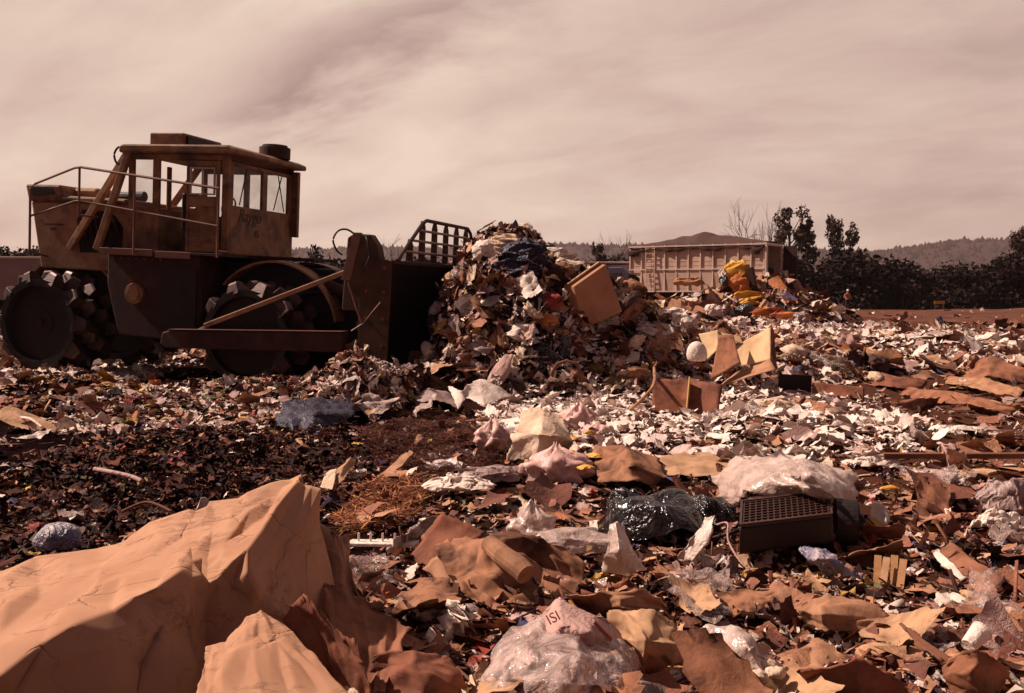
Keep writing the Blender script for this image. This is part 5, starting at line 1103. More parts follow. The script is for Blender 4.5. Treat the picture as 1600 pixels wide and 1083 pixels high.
o = sheet('crumpled_carton', 'huge crumpled tan cardboard carton filling the lower left corner, sunlit on top', 'carton', rows, None, amp=.0165, cs=.50, sub=34, thick=.009, rag=.001, fine=.30, extra=.003, facet=3)
def bigcard():
    m = bpy.data.materials.new('large_cardboard'); m.use_nodes = True; t = m.node_tree; b = t.nodes['Principled BSDF']; c = N(t, 'ShaderNodeTexCoord'); b.inputs['Roughness'].default_value = .85; b.inputs['Specular IOR Level'].default_value = .2
    n = N(t, 'ShaderNodeTexNoise', ins={'Scale': 2.2, 'Detail': 8.0, 'Roughness': .6}); L(t, c.outputs['Object'], n.inputs['Vector'])
    base = ramp(t, n.outputs[0], [(.3, (.33, .160, .090)), (.5, (.41, .212, .122)), (.7, (.47, .258, .152))])
    vo = N(t, 'ShaderNodeTexVoronoi', ins={'Scale': 2.3, 'Randomness': 1.0}); vo.feature = 'DISTANCE_TO_EDGE'; mq = N(t, 'ShaderNodeMapping'); mq.inputs['Scale'].default_value = (1, 1.6, 1.3); mq.inputs['Rotation'].default_value = (.3, .2, .5); L(t, c.outputs['Object'], mq.inputs[0]); L(t, mq.outputs[0], vo.inputs['Vector'])
    dn_ = N(t, 'ShaderNodeTexNoise', ins={'Scale': 3.0, 'Detail': 5.0}); L(t, mq.outputs[0], dn_.inputs['Vector']); wm = N(t, 'ShaderNodeVectorMath', operation='MULTIPLY_ADD'); L(t, dn_.outputs['Color'], wm.inputs[0]); wm.inputs[1].default_value = (.35, .35, .35); L(t, mq.outputs[0], wm.inputs[2]); L(t, wm.outputs[0], vo.inputs['Vector'])
    vl = mth(t, 'MULTIPLY', mth(t, 'SUBTRACT', 1.0, mth(t, 'MULTIPLY', vo.outputs[0], 38.0), clamp=True), ramp(t, dn_.outputs[0], [(.45, (0, 0, 0)), (.6, (1, 1, 1))]))
    base = mixc(t, mth(t, 'MULTIPLY', vl, .35), base, (.20, .09, .05))
    vc = N(t, 'ShaderNodeTexVoronoi', ins={'Scale': 2.3, 'Randomness': 1.0}); L(t, mq.outputs[0], vc.inputs['Vector']); sc_ = N(t, 'ShaderNodeSeparateColor'); L(t, vc.outputs['Color'], sc_.inputs[0])
    base = mixc(t, mth(t, 'MULTIPLY', sc_.outputs[0], .22), base, (.30, .14, .085))
    wv = N(t, 'ShaderNodeTexWave', ins={'Scale': 26.0, 'Distortion': .4}); L(t, mq.outputs[0], wv.inputs['Vector']); base = mixc(t, mth(t, 'MULTIPLY', wv.outputs[0], .03), base, (.2, .1, .06))
    mp = N(t, 'ShaderNodeMapping'); mp.inputs['Scale'].default_value = (2.2, 8, 5); mp.inputs['Rotation'].default_value = (0, 0, .5); L(t, c.outputs['Object'], mp.inputs[0])
    n2 = N(t, 'ShaderNodeTexNoise', ins={'Scale': 1.7, 'Detail': 9.0, 'Roughness': .7, 'Distortion': 1.4}); L(t, mp.outputs[0], n2.inputs['Vector'])
    crk = mth(t, 'SUBTRACT', 1.0, mth(t, 'MULTIPLY', mth(t, 'ABSOLUTE', mth(t, 'SUBTRACT', n2.outputs[0], .5)), 38.0), clamp=True)
    n3 = N(t, 'ShaderNodeTexNoise', ins={'Scale': 3.0, 'Detail': 5.0, 'Roughness': .7}); L(t, c.outputs['Object'], n3.inputs['Vector'])
    crk = mth(t, 'MULTIPLY', crk, ramp(t, n3.outputs[0], [(.50, (0, 0, 0)), (.62, (.45,) * 3)]))
    base = mixc(t, crk, base, (.07, .028, .02))
    base = mixc(t, ramp(t, n3.outputs[0], [(.60, (0, 0, 0)), (.74, (.5,) * 3)]), base, (.16, .06, .035))
    L(t, base, b.inputs['Base Color'])
    w_ = N(t, 'ShaderNodeTexVoronoi', ins={'Scale': 4.0}); w_.feature = 'F1'; w_.distance = 'MANHATTAN'; L(t, mp.outputs[0], w_.inputs['Vector'])
    bp = N(t, 'ShaderNodeBump', ins={'Strength': .5, 'Distance': .02, 'Height': 0}); L(t, mth(t, 'SUBTRACT', 1.0, mth(t, 'ADD', mth(t, 'MULTIPLY', vl, .7), mth(t, 'MULTIPLY', crk, .3))), bp.inputs['Height']); L(t, bp.outputs[0], b.inputs['Normal']); return m
M['big'] = bigcard(); o.data.materials.append(M['big'])
def psheet(name, label, cat, rows_, m, **k): return sheet(name, label, cat, [[P(*q_) for q_ in r] for r in rows_], m, **k)
psheet('torn_carton_flap', 'tan torn carton flap standing upright at the bottom, beside the huge carton', 'cardboard flap',
       [[(322, 1008, 3.10), (352, 1004, 3.12), (385, 962, 3.22), (408, 955, 3.22), (440, 972, 3.2)], [(318, 1045, 2.96), (352, 1030, 2.98), (395, 1010, 3.04), (440, 1010, 3.06), (490, 1025, 3.04)], [(300, 1110, 2.7), (345, 1115, 2.7), (410, 1110, 2.74), (480, 1105, 2.78), (560, 1105, 2.8)], [(300, 1200, 2.55), (345, 1200, 2.55), (410, 1200, 2.55), (480, 1200, 2.6), (580, 1200, 2.6)]], M['big'], amp=.005, cs=.3, sub=12, rag=.004)
psheet('folded_carton_flap', 'dark shaded folded carton flap wedged behind the upright torn one', 'cardboard flap',
       [[(440, 968, 3.42), (475, 935, 3.45), (530, 985, 3.40), (566, 1022, 3.35)], [(460, 1000, 3.40), (500, 990, 3.42), (545, 1040, 3.36), (575, 1060, 3.3)], [(490, 1090, 3.38), (520, 1095, 3.38), (560, 1120, 3.3), (585, 1120, 3.25)]], M['card'][2], amp=.010, cs=.25, sub=11)
psheet('folded_carton_flap', 'orange brown carton flap with a sharp right corner beside the shaded folded one', 'cardboard flap',
       [[(505, 905, 3.85), (550, 928, 3.85), (595, 955, 3.8), (637, 982, 3.72)], [(515, 985, 3.6), (550, 1000, 3.58), (590, 1020, 3.52), (618, 1030, 3.5)], [(560, 1100, 3.3), (572, 1100, 3.3), (585, 1090, 3.3), (600, 1080, 3.3)]], M['card'][1], amp=.010, cs=.3, sub=11)
gsheet('carton_side_flap', 'brown side flap of crumpled board leaning on the right end of the huge carton', 'cardboard flap',
       [[(495, 815, .50), (520, 826, .50), (540, 842, .46)], [(480, 890, .36), (525, 885, .38), (551, 905, .34)], [(450, 990, .22), (520, 975, .2), (575, 955, .2)]], M['big'], amp=.015, cs=.3, sub=8)
gsheet('crumpled_brown_paper', 'orange brown crumpled paper at the bottom edge beside the clear bag', 'paper',
       [[(590, 1020, .22), (650, 1012, .22), (700, 1035, .16)], [(575, 1060, .14), (650, 1050, .2), (735, 1075, .1)], [(560, 1120, .05), (660, 1120, .08), (760, 1120, .02)]], M['card'][2], amp=.03, cs=.15, sub=9)
# centre foreground
qsheet('folded_board', 'dark reddish brown folded board standing behind the wrinkled stained cardboard', 'board', [(688, 803, .28), (762, 832, .20), (672, 890, .05), (642, 868, .04)], M['card'][2], amp=.008, cs=.4, sub=7)
gsheet('wrinkled_cardboard', 'large wrinkled stained cardboard with a rolled tube on it, centre foreground', 'cardboard',
       [[(700, 845, .15), (765, 822, .28), (840, 838, .24), (912, 868, .12)], [(672, 885, .12), (760, 865, .22), (845, 875, .12), (915, 905, .05)], [(720, 925, .07), (775, 925, .08), (850, 925, .04), (915, 925, .02)], [(760, 950, .04), (790, 962, .02), (850, 968, .0), (905, 945, .0)]], M['card'][3], amp=.04, cs=.16, sub=11, thick=.005)
gsheet('wrinkled_cardboard_edge', 'bent lit strip along the left edge of the wrinkled cardboard', 'cardboard', [[(664, 885, .16), (684, 868, .20)], [(700, 930, .07), (718, 925, .09)]], M['card'][0], amp=.01, cs=.2, sub=6)
_c = MB(); pts_ = [Q(765, 850, .26), Q(785, 868, .24), Q(812, 888, .20), Q(822, 898, .18)]; _c.tube(pts_, [.045, .05, .055, .05], 14)
_o = _c.build('cardboard_roll', M['card'][0], smooth_=False); tag(_o, 'short rolled up tube of tan cardboard lying on the wrinkled stained sheet', 'roll')
gsheet('arched_cardboard', 'tan arched cardboard sheet behind the printed white box', 'cardboard', [[(885, 935, .14), (960, 922, .18), (1040, 935, .10)], [(905, 950, .06), (975, 945, .14), (1030, 950, .05)], [(950, 972, .02), (980, 968, .08), (1010, 962, .02)]], M['card'][0], amp=.012, cs=.25, sub=8)
gsheet('crumpled_paper_bag', 'crumpled light tan paper bag left of the pinkish clear film, bottom centre', 'paper bag', [[(945, 955, .22), (1000, 950, .26), (1050, 975, .2), (1085, 1000, .12)], [(960, 1000, .12), (1005, 1000, .2), (1050, 1010, .16), (1085, 1020, .08)], [(985, 1030, .04), (1010, 1040, .08), (1050, 1045, .06), (1080, 1040, .02)]], M['card'][4], amp=.035, cs=.13, sub=10, thick=.002)
# clear bag
gsheet('clear_plastic_bag', 'large crinkled clear plastic bag at the bottom centre', 'plastic bag',
       [[(800, 985, .20), (850, 955, .27), (905, 985, .26), (965, 1010, .16), (1010, 1045, .06)], [(770, 1020, .14), (830, 1010, .26), (900, 1025, .28), (960, 1040, .18), (1015, 1062, .07)], [(748, 1060, .08), (815, 1060, .22), (890, 1070, .25), (955, 1075, .16), (1000, 1085, .05)], [(735, 1120, .0), (810, 1130, .08), (890, 1140, .1), (950, 1130, .06), (990, 1120, .0)]], M['clear'], amp=.03, cs=.2, sub=14, thick=.0015, rag=.004, smooth_=True)
bag('refuse_lump', 'lumpy pinkish refuse seen inside the large clear plastic bag', 'refuse', Q(880, 1110, .05), (.24, .16, .14), M['pinkp'], amp=.4, cs=.3, sub=5, flat=.6)
# printed white box with red lettering
pb_ = gsheet('printed_carton', 'crushed white carton with red print behind the large clear bag', 'carton', [[(832, 978, .24), (872, 936, .34), (925, 962, .28), (968, 985, .2)], [(830, 1010, .18), (878, 985, .28), (920, 990, .28), (975, 1002, .14)], [(840, 1050, .08), (885, 1040, .14), (925, 1030, .16), (962, 1010, .1)]], M['pinkp'], amp=.010, cs=.35, sub=9)
M['redink'] = mat('red_ink', (.30, .07, .055), .7)
def facing_text(body, pos, size, yaw, pitch, roll, m, parent):
    mt_ = Matrix.Translation(Vector(pos) - parent.location) @ Matrix.Rotation(yaw, 4, 'Z') @ Matrix.Rotation(pitch, 4, 'X') @ Matrix.Rotation(roll, 4, 'Z'); return text(body, 'lettering', size, mt_, m, parent)
facing_text('ISI', P(868, 972, Q(874, 960, .33).y - .03), .052, 0, R(62), R(28), M['redink'], pb_)
_c = MB(); _c.bar(P(928, 972, Q(925, 970, .29).y - .03) - pb_.location, P(955, 1000, Q(955, 1000, .2).y - .03) - pb_.location, .004, .012); _c.build('red_stripe', M['redink'], pb_)
gsheet('clear_wrap', 'pinkish clear wrapping film with foam lumps at the bottom right of centre', 'plastic film', [[(1095, 985, .2), (1140, 975, .24), (1190, 1005, .2)], [(1130, 1020, .16), (1175, 1010, .22), (1225, 1040, .1)], [(1150, 1065, .1), (1195, 1055, .12), (1232, 1060, .04)]], M['milky'], amp=.02, cs=.2, sub=9, thick=.0015, smooth_=True)
for i, (px, py) in enumerate(((1200, 1040), (1212, 1052), (1185, 1058), (1168, 1050))):
    bag('foam_lump', 'cream foam lump on the pinkish film at the bottom right of centre', 'foam', Q(px, py, .13), (.035, .03, .025), M['cream'], amp=.25, sub=3, group='foam lumps on the pinkish film')
gsheet('white_paper', 'upright white triangular plastic sheet just right of the wrinkled cardboard', 'plastic sheet', [[(952, 817, .34), (962, 815, .35), (972, 820, .33)], [(948, 865, .2), (968, 860, .24), (990, 858, .2)], [(940, 893, .08), (972, 895, .10), (1012, 893, .08)]], M['milky'], amp=.012, cs=.15, sub=9, thick=.002)
gsheet('white_paper', 'narrow bright white paper standing below the black garbage bag', 'paper', [[(1105, 812, .30), (1118, 808, .32)], [(1082, 845, .2), (1103, 850, .2)], [(1058, 872, .1), (1085, 878, .1)]], M['whitep'], amp=.012, cs=.12, sub=9, thick=.002)
bag('clear_bag_roll', 'long clear plastic bag lying left of the white triangular sheet', 'plastic bag', Q(880, 850, .12), (.36, .14, .12), M['milky'], amp=.3, cs=.4, sub=5, rz=.15, smooth_=True)
bag('clear_bag_roll', 'small milky plastic twist behind the long clear bag', 'plastic bag', Q(832, 828, .14), (.13, .1, .12), M['milky'], amp=.35, cs=.4, sub=4, knot=.4)
# black bag
bb = bag('black_garbage_bag', 'shiny black garbage bag slumped beside the grille box', 'garbage bag', Q(1030, 812, .12), (.33, .26, .30), M['blackbag'], amp=.30, cs=.5, sub=5, flat=.5, rz=.2)
bag('black_garbage_bag', 'left lobe of shiny black bag plastic hanging over cardboard', 'garbage bag', Q(975, 795, .12), (.12, .14, .22), M['blackbag'], amp=.28, cs=.5, sub=4)
bag('black_garbage_bag', 'flat trailing black bag plastic between the bag and grille box', 'garbage bag', Q(1110, 800, .10), (.2, .16, .16), M['blackbag'], amp=.35, cs=.4, sub=4)
# grille box
gb_c = Q(1225, 803, .25)
gb = empty('grille_box', tuple(gb_c), (R(8), R(-3), R(14))); tag(gb, 'black box with a square grid top and coiled side lying under clear film', 'appliance')
b_ = MB(); b_.prismz([(-.36, -.17), (.20, -.17), (.36, .17), (-.18, .17)], -.13, .02); b_.build('casing', M['blackbag2'] if 'blackbag2' in M else mat('black_casing', (.022, .013, .013), .45, (.035, .018, .016), 6, 1), gb, .015)
gx_, top_ = [], MB()
def sk(u, w): # parallelogram top coordinates
    return (-.35 + .55 * u + .17 * w, -.16 + .32 * w)
M['grid'] = mat('worn_brown_grid', (.065, .028, .022), .5)
for k in range(15): a = sk(.03 + .94 * k / 14, .06); b = sk(.03 + .94 * k / 14, .94); top_.bar((a[0], a[1], .030), (b[0], b[1], .030), .007, .012)
for k in range(9): a = sk(.03, .06 + .88 * k / 8); b = sk(.97, .06 + .88 * k / 8); top_.bar((a[0], a[1], .033), (b[0], b[1], .033), .006, .012)
top_.build('grid', M['grid'], gb)
b_ = MB(); rim_ = [sk(0, 0), sk(1, 0), sk(1, 1), sk(0, 1)]
for k in range(4): a, b = rim_[k], rim_[(k + 1) % 4]; b_.bar((a[0], a[1], .034), (b[0], b[1], .034), .012, .018)
b_.build('rim', M['grid'], gb)
b_ = MB(); b_.tube([(.30, -.04, -.06), (.40, -.09, -.06)], .13, 28); b_.tube([(.39, -.085, -.06), (.43, -.105, -.06)], .05, 16)
for r_ in (.11, .085): b_.tube([(.405 + .0 * t, -.092 + 0, 0) for t in (0,)] + [(.41, -.095, -.06 + .001)], .001, 3) if 0 else b_.tube([(.404 + r_ * math.cos(t) * .43, -.09 + r_ * math.cos(t) * .9, -.06 + r_ * math.sin(t)) for t in np.linspace(0, 6.283, 24)], .007, 5)
b_.build('reel', M['dark'], gb)
b_ = MB(); b_.box(.06, .12, -.14, -.06, -.40, -.13); b_.build('leg', M['dark'], gb, .01)
def cable(name, label, pts, r, m, cat='cable'):
    p = [Vector(q_) for q_ in pts]; out = []
    for i in range(len(p) - 1):
        a = p[max(i - 1, 0)]; b, c = p[i], p[i + 1]; d = p[min(i + 2, len(p) - 1)]
        for k in range(6): t = k / 6; out.append(.5 * ((2 * b) + (c - a) * t + (2 * a - 5 * b + 4 * c - d) * t * t + (3 * b - a - 3 * c + d) * t ** 3))
    out.append(p[-1]); b_ = MB(); b_.tube(out, r, 7); o = b_.build(name, m, smooth_=True); return tag(o, label, cat)
cable('cord', 'pale cord looping over the right side of the grille box', [Q(1262, 752, .42), Q(1284, 762, .38), Q(1288, 790, .28), Q(1279, 815, .2), Q(1276, 830, .1)], .007, M['pinkp'])
cable('cord', 'pale curled cord running down from the narrow white paper', [Q(1120, 820, .2), Q(1137, 818, .22), Q(1138, 845, .14), Q(1155, 875, .08), Q(1172, 892, .04)], .006, M['pinkp'])
cable('cord', 'dark cord trailing left from the grille box', [Q(1190, 815, .1), Q(1150, 830, .12), Q(1110, 842, .05)], .012, M['dark'])
cable('bent_twig', 'brown bent twig lying in front of the grille box', [Q(1150, 845, .1), Q(1185, 838, .13), Q(1203, 828, .15), Q(1210, 850, .1)], .010, M['wood'], 'twig')
# film over the box
gsheet('plastic_sheet', 'wide milky plastic sheet draped behind and over the grille box', 'plastic sheet',
       [[(1150, 716, .30), (1210, 712, .42), (1270, 722, .44), (1342, 736, .36)], [(1110, 745, .16), (1200, 738, .40), (1262, 745, .46), (1340, 770, .26)], [(1125, 775, .08), (1180, 752, .36), (1285, 765, .40), (1335, 800, .16)], [(1140, 790, .05), (1165, 770, .30), (1312, 795, .24), (1325, 822, .05)]], M['milky'], amp=.022, cs=.22, sub=9, thick=.0015, smooth_=True)
gsheet('plastic_sheet', 'small upright milky plastic peak behind the wide sheet', 'plastic sheet', [[(1163, 690, .34), (1170, 688, .34)], [(1155, 712, .2), (1200, 715, .22)]], M['milky'], amp=.02, cs=.15, sub=8, thick=.0015)
# plate
b_ = MB(); n = 36; prof_ = [(.0, .0), (.05, .0), (.066, .014), (.082, .020), (.088, .012)]; V = []
for r_, z_ in prof_[1:]: V += [(r_ * math.cos(6.2832 * k / n), r_ * math.sin(6.2832 * k / n), z_) for k in range(n)]
V.append((0, 0, 0)); Fc = [(i * n + k, i * n + (k + 1) % n, (i + 1) * n + (k + 1) % n, (i + 1) * n + k) for i in range(3) for k in range(n)] + [(len(V) - 1, (k + 1) % n, k) for k in range(n)]
b_.add(V, Fc); o = b_.build('lid', M['whitep'], smooth_=True); o.location = Q(1368, 806, .10); o.rotation_euler = (R(62), 0, R(8)); sm = o.modifiers.new('s', 'SOLIDIFY'); sm.thickness = .003; tag(o, 'round white tub lid tilted up right of the plastic sheet', 'lid')
# boards right of grille box
gsheet('cardboard_tray', 'long reddish brown cardboard tray with lit upper edge under the white lid', 'cardboard tray', [[(1308, 825, .14), (1360, 822, .16), (1416, 820, .14)], [(1318, 848, .04), (1365, 845, .05), (1412, 842, .06)]], M['card'][2], amp=.006, cs=.4, sub=7, thick=.006)
gsheet('cardboard_strip', 'curved cardboard strip just below the long reddish tray', 'cardboard strip', [[(1305, 872, .06), (1360, 858, .12), (1412, 845, .16)], [(1310, 878, .02), (1365, 868, .04), (1410, 866, .05)]], M['card'][0], amp=.005, cs=.4, sub=7)
gsheet('blue_wrapper', 'blue and white plastic wrapper right of the grille box leg', 'wrapper', [[(1248, 862, .16), (1268, 851, .2), (1290, 855, .18)], [(1262, 876, .14), (1290, 872, .2), (1318, 878, .16)], [(1298, 900, .06), (1315, 895, .12), (1342, 898, .10)]], M['bluep'], amp=.016, cs=.1, sub=10, thick=.002)
gsheet('pinkish_tube', 'pinkish crumpled carton tube lying under the grille box', 'carton', [[(1245, 838, .12), (1285, 836, .14), (1318, 842, .12)], [(1250, 850, .05), (1285, 852, .05), (1316, 856, .04)]], M['pinkp'], amp=.014, cs=.1, sub=9)
qsheet('cardboard_sheet', 'flat rectangular tan board lying diagonally at the right edge', 'cardboard sheet', [(1488, 848, .12), (1567, 905, .10), (1535, 932, .02), (1456, 865, .08)], M['card'][1], amp=.005, cs=.4, sub=7, thick=.008)
gsheet('torn_paper_strip', 'white torn paper strip along the edge of the diagonal tan board', 'paper', [[(1457, 864, .12), (1464, 862, .12)], [(1475, 884, .10), (1490, 880, .12)], [(1500, 906, .06), (1508, 905, .06)]], M['whitep'], amp=.008, cs=.08, sub=8, thick=.002)
gsheet('flattened_box', 'flattened tan box with a centre crease, lower right', 'flattened box', [[(1275, 932, .12), (1300, 928, .12), (1375, 945, .09)], [(1248, 955, .06), (1282, 960, .09), (1390, 965, .04)], [(1258, 975, .0), (1290, 985, .02), (1360, 988, .0)]], M['card'][0], amp=.010, cs=.3, sub=9)
b_ = MB(); n = 24; V = []
for r_, z_ in ((.030, 0), (.042, .10), (.045, .10), (.045, .106), (.038, .106), (.028, .006)): V += [(r_ * math.cos(6.2832 * k / n), r_ * math.sin(6.2832 * k / n), z_) for k in range(n)]
b_.add(V, [(i * n + k, i * n + (k + 1) % n, (i + 1) * n + (k + 1) % n, (i + 1) * n + k) for i in range(5) for k in range(n)] + [tuple(range(n - 1, -1, -1)), tuple(range(5 * n, 6 * n))])
o = b_.build('paper_cup', M['whitep'], smooth_=False); o.location = Q(1512, 1010, .07); o.rotation_euler = (R(-20), R(62), R(10)); tag(o, 'white paper cup lying on its side in the lower right corner', 'cup')
gsheet('crumpled_board', 'crumpled orange brown board below the white paper cup in the corner', 'cardboard', [[(1480, 1030, .14), (1525, 1015, .18), (1575, 1045, .1)], [(1472, 1055, .08), (1520, 1050, .12), (1575, 1060, .04)], [(1490, 1085, .02), (1530, 1085, .04), (1560, 1080, .0)]], M['card'][1], amp=.02, cs=.2, sub=9)
gsheet('fallen_board', 'dark shaded board lying across the bottom at right of centre', 'board', [[(1250, 1050, .16), (1345, 1025, .2), (1400, 1060, .12)], [(1280, 1085, .05), (1350, 1090, .06), (1420, 1090, .03)]], M['card'][2], amp=.006, cs=.4, sub=7, thick=.008)
gsheet('split_board', 'long split brown board pointing down right near the white cup', 'board', [[(1405, 975, .1), (1425, 985, .1)], [(1470, 1035, .06), (1500, 1040, .06)], [(1480, 1045, .02), (1530, 1060, .02)]], M['wood'], amp=.008, cs=.3, sub=8, thick=.010)
for i, (px, py, a) in enumerate(((1372, 890, 2), (1386, 893, -3), (1398, 890, 1), (1412, 896, -2))):
    a_ = Q(px, py - 22, .16); b2_ = Q(px - 4 + a, py + 24, .03); m_ = MB(); m_.bar(a_, b2_, .035, .010); tag(m_.build('wooden_lath', M['palewood'] if i != 1 else M['card'][4]), 'pale slat leaning in the row right of the blue wrapper', 'slat', 'pale slats leaning in a row')
# left: jug, cup, black cloth, small boards, white strips
bag('glass_jug', 'blue and white reflective plastic jug half buried at the far left', 'jug', Q(90, 843, .10), (.13, .10, .10), M['bluep'], amp=.10, cs=.9, sub=4, flat=.4, smooth_=True)
gsheet('white_card', 'small white folded card standing behind the huge carton', 'card', [[(314, 778, .12), (318, 776, .12)], [(306, 798, .02), (331, 796, .02)]], M['whitep'], amp=.004, cs=.2, sub=5)
gsheet('black_plastic', 'crumpled blue black plastic with lit folds left of the mulch patch', 'plastic', [[(445, 628, .22), (500, 622, .22), (556, 628, .18)], [(430, 650, .12), (490, 645, .22), (550, 652, .12)], [(440, 690, .02), (490, 672, .06), (520, 672, .02)]], M['blue'], amp=.03, cs=.25, sub=9, thick=.003)
qsheet('tan_board', 'small pale tan board right below the blue black plastic', 'board', [(462, 683, .12), (484, 687, .10), (470, 709, .02), (446, 706, .02)], M['card'][4], amp=.004, sub=5)
gsheet('bent_board', 'pale bent board with a curled end just right of the carton peak', 'board', [[(500, 752, .06), (520, 738, .14), (548, 714, .20)], [(512, 768, .02), (536, 752, .1), (556, 722, .16)]], M['card'][4], amp=.008, cs=.2, sub=8)
gsheet('bent_board', 'rounded pale board end below the curled one at the carton peak', 'board', [[(508, 740, .14), (526, 732, .17)], [(498, 762, .05), (520, 765, .06)]], M['cream'], amp=.006, cs=.2, sub=6)
b_ = MB()
a_, c2_ = Q(545, 848, .05), Q(650, 850, .07); b_.bar(a_, c2_, .10, .02)
for k in range(5): p_ = a_.lerp(c2_, .15 + .18 * k); b_.bar(p_, p_ + Vector((0, 0, .06)), .012, .012)
tag(b_.build('polystyrene_strip', M['whitep'], None, .004), 'white polystyrene strip with upright pegs right of the huge carton', 'polystyrene')
gsheet('white_rag', 'long white twisted rag above the polystyrene strip', 'rag', [[(600, 855, .1), (640, 830, .14), (672, 806, .16)], [(606, 864, .04), (650, 842, .08), (690, 812, .08)]], M['greyp'], amp=.03, cs=.1, sub=10)
cable('dead_branch', 'pale forked branch lying on dark soil at left', [Q(148, 733, .10), Q(175, 738, .10), Q(205, 745, .08), Q(222, 752, .06)], .018, M['pinkp'], 'branch')
cable('dead_branch', 'thin dark branch arching over dark soil at left below the forked one', [Q(190, 800, .05), Q(230, 785, .10), Q(270, 800, .06)], .010, M['wood'], 'branch')
cable('bent_pipe', 'bright bent metal strip at the far left on the pale ridge', [Q(30, 652, .16), Q(48, 655, .18), Q(66, 668, .12)], .014, M['whitep'], 'metal strip')
# plastic bags in the middle
gsheet('striped_bag', 'tall crumpled white plastic bag with pink striped sides in the middle', 'plastic bag', [[(815, 642, .42), (850, 640, .44), (875, 650, .38)], [(800, 690, .25), (845, 675, .34), (895, 690, .22)], [(790, 722, .06), (840, 715, .14), (885, 712, .06)]], M['cream'], amp=.03, cs=.25, sub=11, thick=.003)
M['pinkstripe'] = mat('pink_striped_film', (.50, .22, .20), .45, (.62, .44, .37), 26, .7, .3, 20, stretch=(3, 3, 1))
for px, py, sx, sz, lb in ((770, 690, .16, .16, 'leftmost small lump of pink striped bag beside the tall white bag'), (905, 660, .20, .16, 'pink striped bag lump behind right of the tall white bag'), (870, 735, .26, .15, 'wide pink striped bag lump in front of the tall white bag'), (935, 680, .16, .10, 'pink striped bag lump behind the yellow plastic pieces')):
    bag('striped_bag', lb, 'plastic bag', Q(px, py, sz * .55), (sx, sx * .7, sz), M['pinkstripe'], amp=.35, cs=.35, sub=4, knot=.3)
for px, py, lb in ((895, 685, 'upper left bright yellow plastic piece beside the striped bags'), (893, 708, 'lower left bright yellow plastic piece beside the striped bags'), (930, 712, 'longest bright yellow plastic piece pointing down right'), (915, 730, 'lowest bright yellow plastic piece on tan cardboard'), (920, 676, 'topmost bright yellow plastic piece beside the striped bags')):
    bag('yellow_plastic', lb, 'plastic piece', Q(px, py, .16), (.11 if px == 930 else .07, .04, .035), M['yel'], amp=.35, cs=.4, sub=3, rz=-.5)
gsheet('curled_cardboard', 'large curled brown cardboard right of the yellow plastic pieces', 'cardboard', [[(925, 695, .22), (975, 698, .24), (1025, 712, .14)], [(930, 715, .14), (985, 722, .20), (1045, 748, .06)], [(935, 752, .04), (990, 752, .08), (1020, 760, .0)]], M['card'][3], amp=.02, cs=.25, sub=10)
gsheet('tan_cardboard', 'flat stained tan cardboard directly behind the black garbage bag', 'cardboard', [[(1030, 712, .12), (1090, 705, .12), (1148, 718, .10)], [(1040, 745, .04), (1090, 745, .05), (1150, 748, .04)]], M['card'][4], amp=.012, cs=.25, sub=9)
for px, py, sx, sz, mt_, lb in ((715, 757, .26, .10, 'whitep', 'bright white rumpled cloth left of the striped bags'), (765, 742, .30, .09, 'greyp', 'long greyish white plastic lump behind the rumpled cloth'), (470, 0, 0, 0, None, None),
    (1010, 640, .30, .10, 'milky', 'clear bag of lettuce scraps below the tan box with yellow strip'), (1200, 640, .42, .22, 'cream', 'large pile of cream paper towels right of the tan box'), (1165, 655, .30, .14, 'whitep', 'white paper towel mound at the left foot of the cream pile'), (1240, 622, .34, .14, 'pinkp', 'pinkish white sheet lump on top of the cream pile'), (1270, 660, .3, .12, 'cream', 'cream paper mound at the right foot of the big pile'),
    (1350, 675, .30, .08, 'whitep', 'flat white rumpled cloth on the boxes at right'), (1365, 720, .22, .09, 'whitep', 'white rumpled cloth with trailing end right of the plastic sheet'), (1490, 672, .3, .08, 'whitep', 'white twisted cloth near the right edge'), (1575, 780, .22, .20, 'greyp', 'tall crumpled greyish plastic mass at the right edge'), (1560, 815, .18, .10, 'whitep', 'white crumpled plastic at the foot of the greyish mass'),
    (1080, 690, .3, .07, 'whitep', 'flat bright white lump behind the black garbage bag'), (940, 640, .35, .08, 'whitep', 'bright white flat bag left of the lettuce bag'), (1120, 665, .35, .09, 'greyp', 'greyish film mass right of the lettuce bag')):
    if mt_: bag('rumpled_cloth' if mt_ in ('whitep', 'cream') else 'crumpled_plastic', lb, 'cloth' if 'cloth' in lb else 'crumpled plastic' if mt_ in ('greyp', 'milky', 'pinkp') else 'paper', Q(px, py, sz * .5), (sx, sx * .6, sz), M[mt_], amp=.40, cs=.28, sub=5, flat=.5, rz=random.uniform(-.5, .5))
# items around the heap
gsheet('grey_paper_sheet', 'greyish brown sheet lying at the foot of the mound by the blade', 'paper sheet', [[(628, 612, .14), (670, 604, .22), (706, 614, .12)], [(645, 634, .06), (682, 622, .16), (716, 636, .05)]], M['greyp'], amp=.03, cs=.5, sub=10, thick=.002)
gsheet('pale_paper_sheet', 'pale open paper sheet with a peak at the left foot of the big heap', 'paper sheet', [[(700, 606, .24), (722, 610, .24), (748, 590, .34), (782, 604, .22)], [(716, 640, .03), (728, 622, .14), (756, 634, .08), (800, 618, .10)]], M['whitep'], amp=.015, cs=.6, sub=10, thick=.002)
qsheet('leaning_board', 'tan board leaning on the left flank of the small mound by the blade', 'board', [(535, 545, .62), (552, 552, .60), (515, 592, .2), (498, 588, .2)], M['card'][0], amp=.006, sub=6)
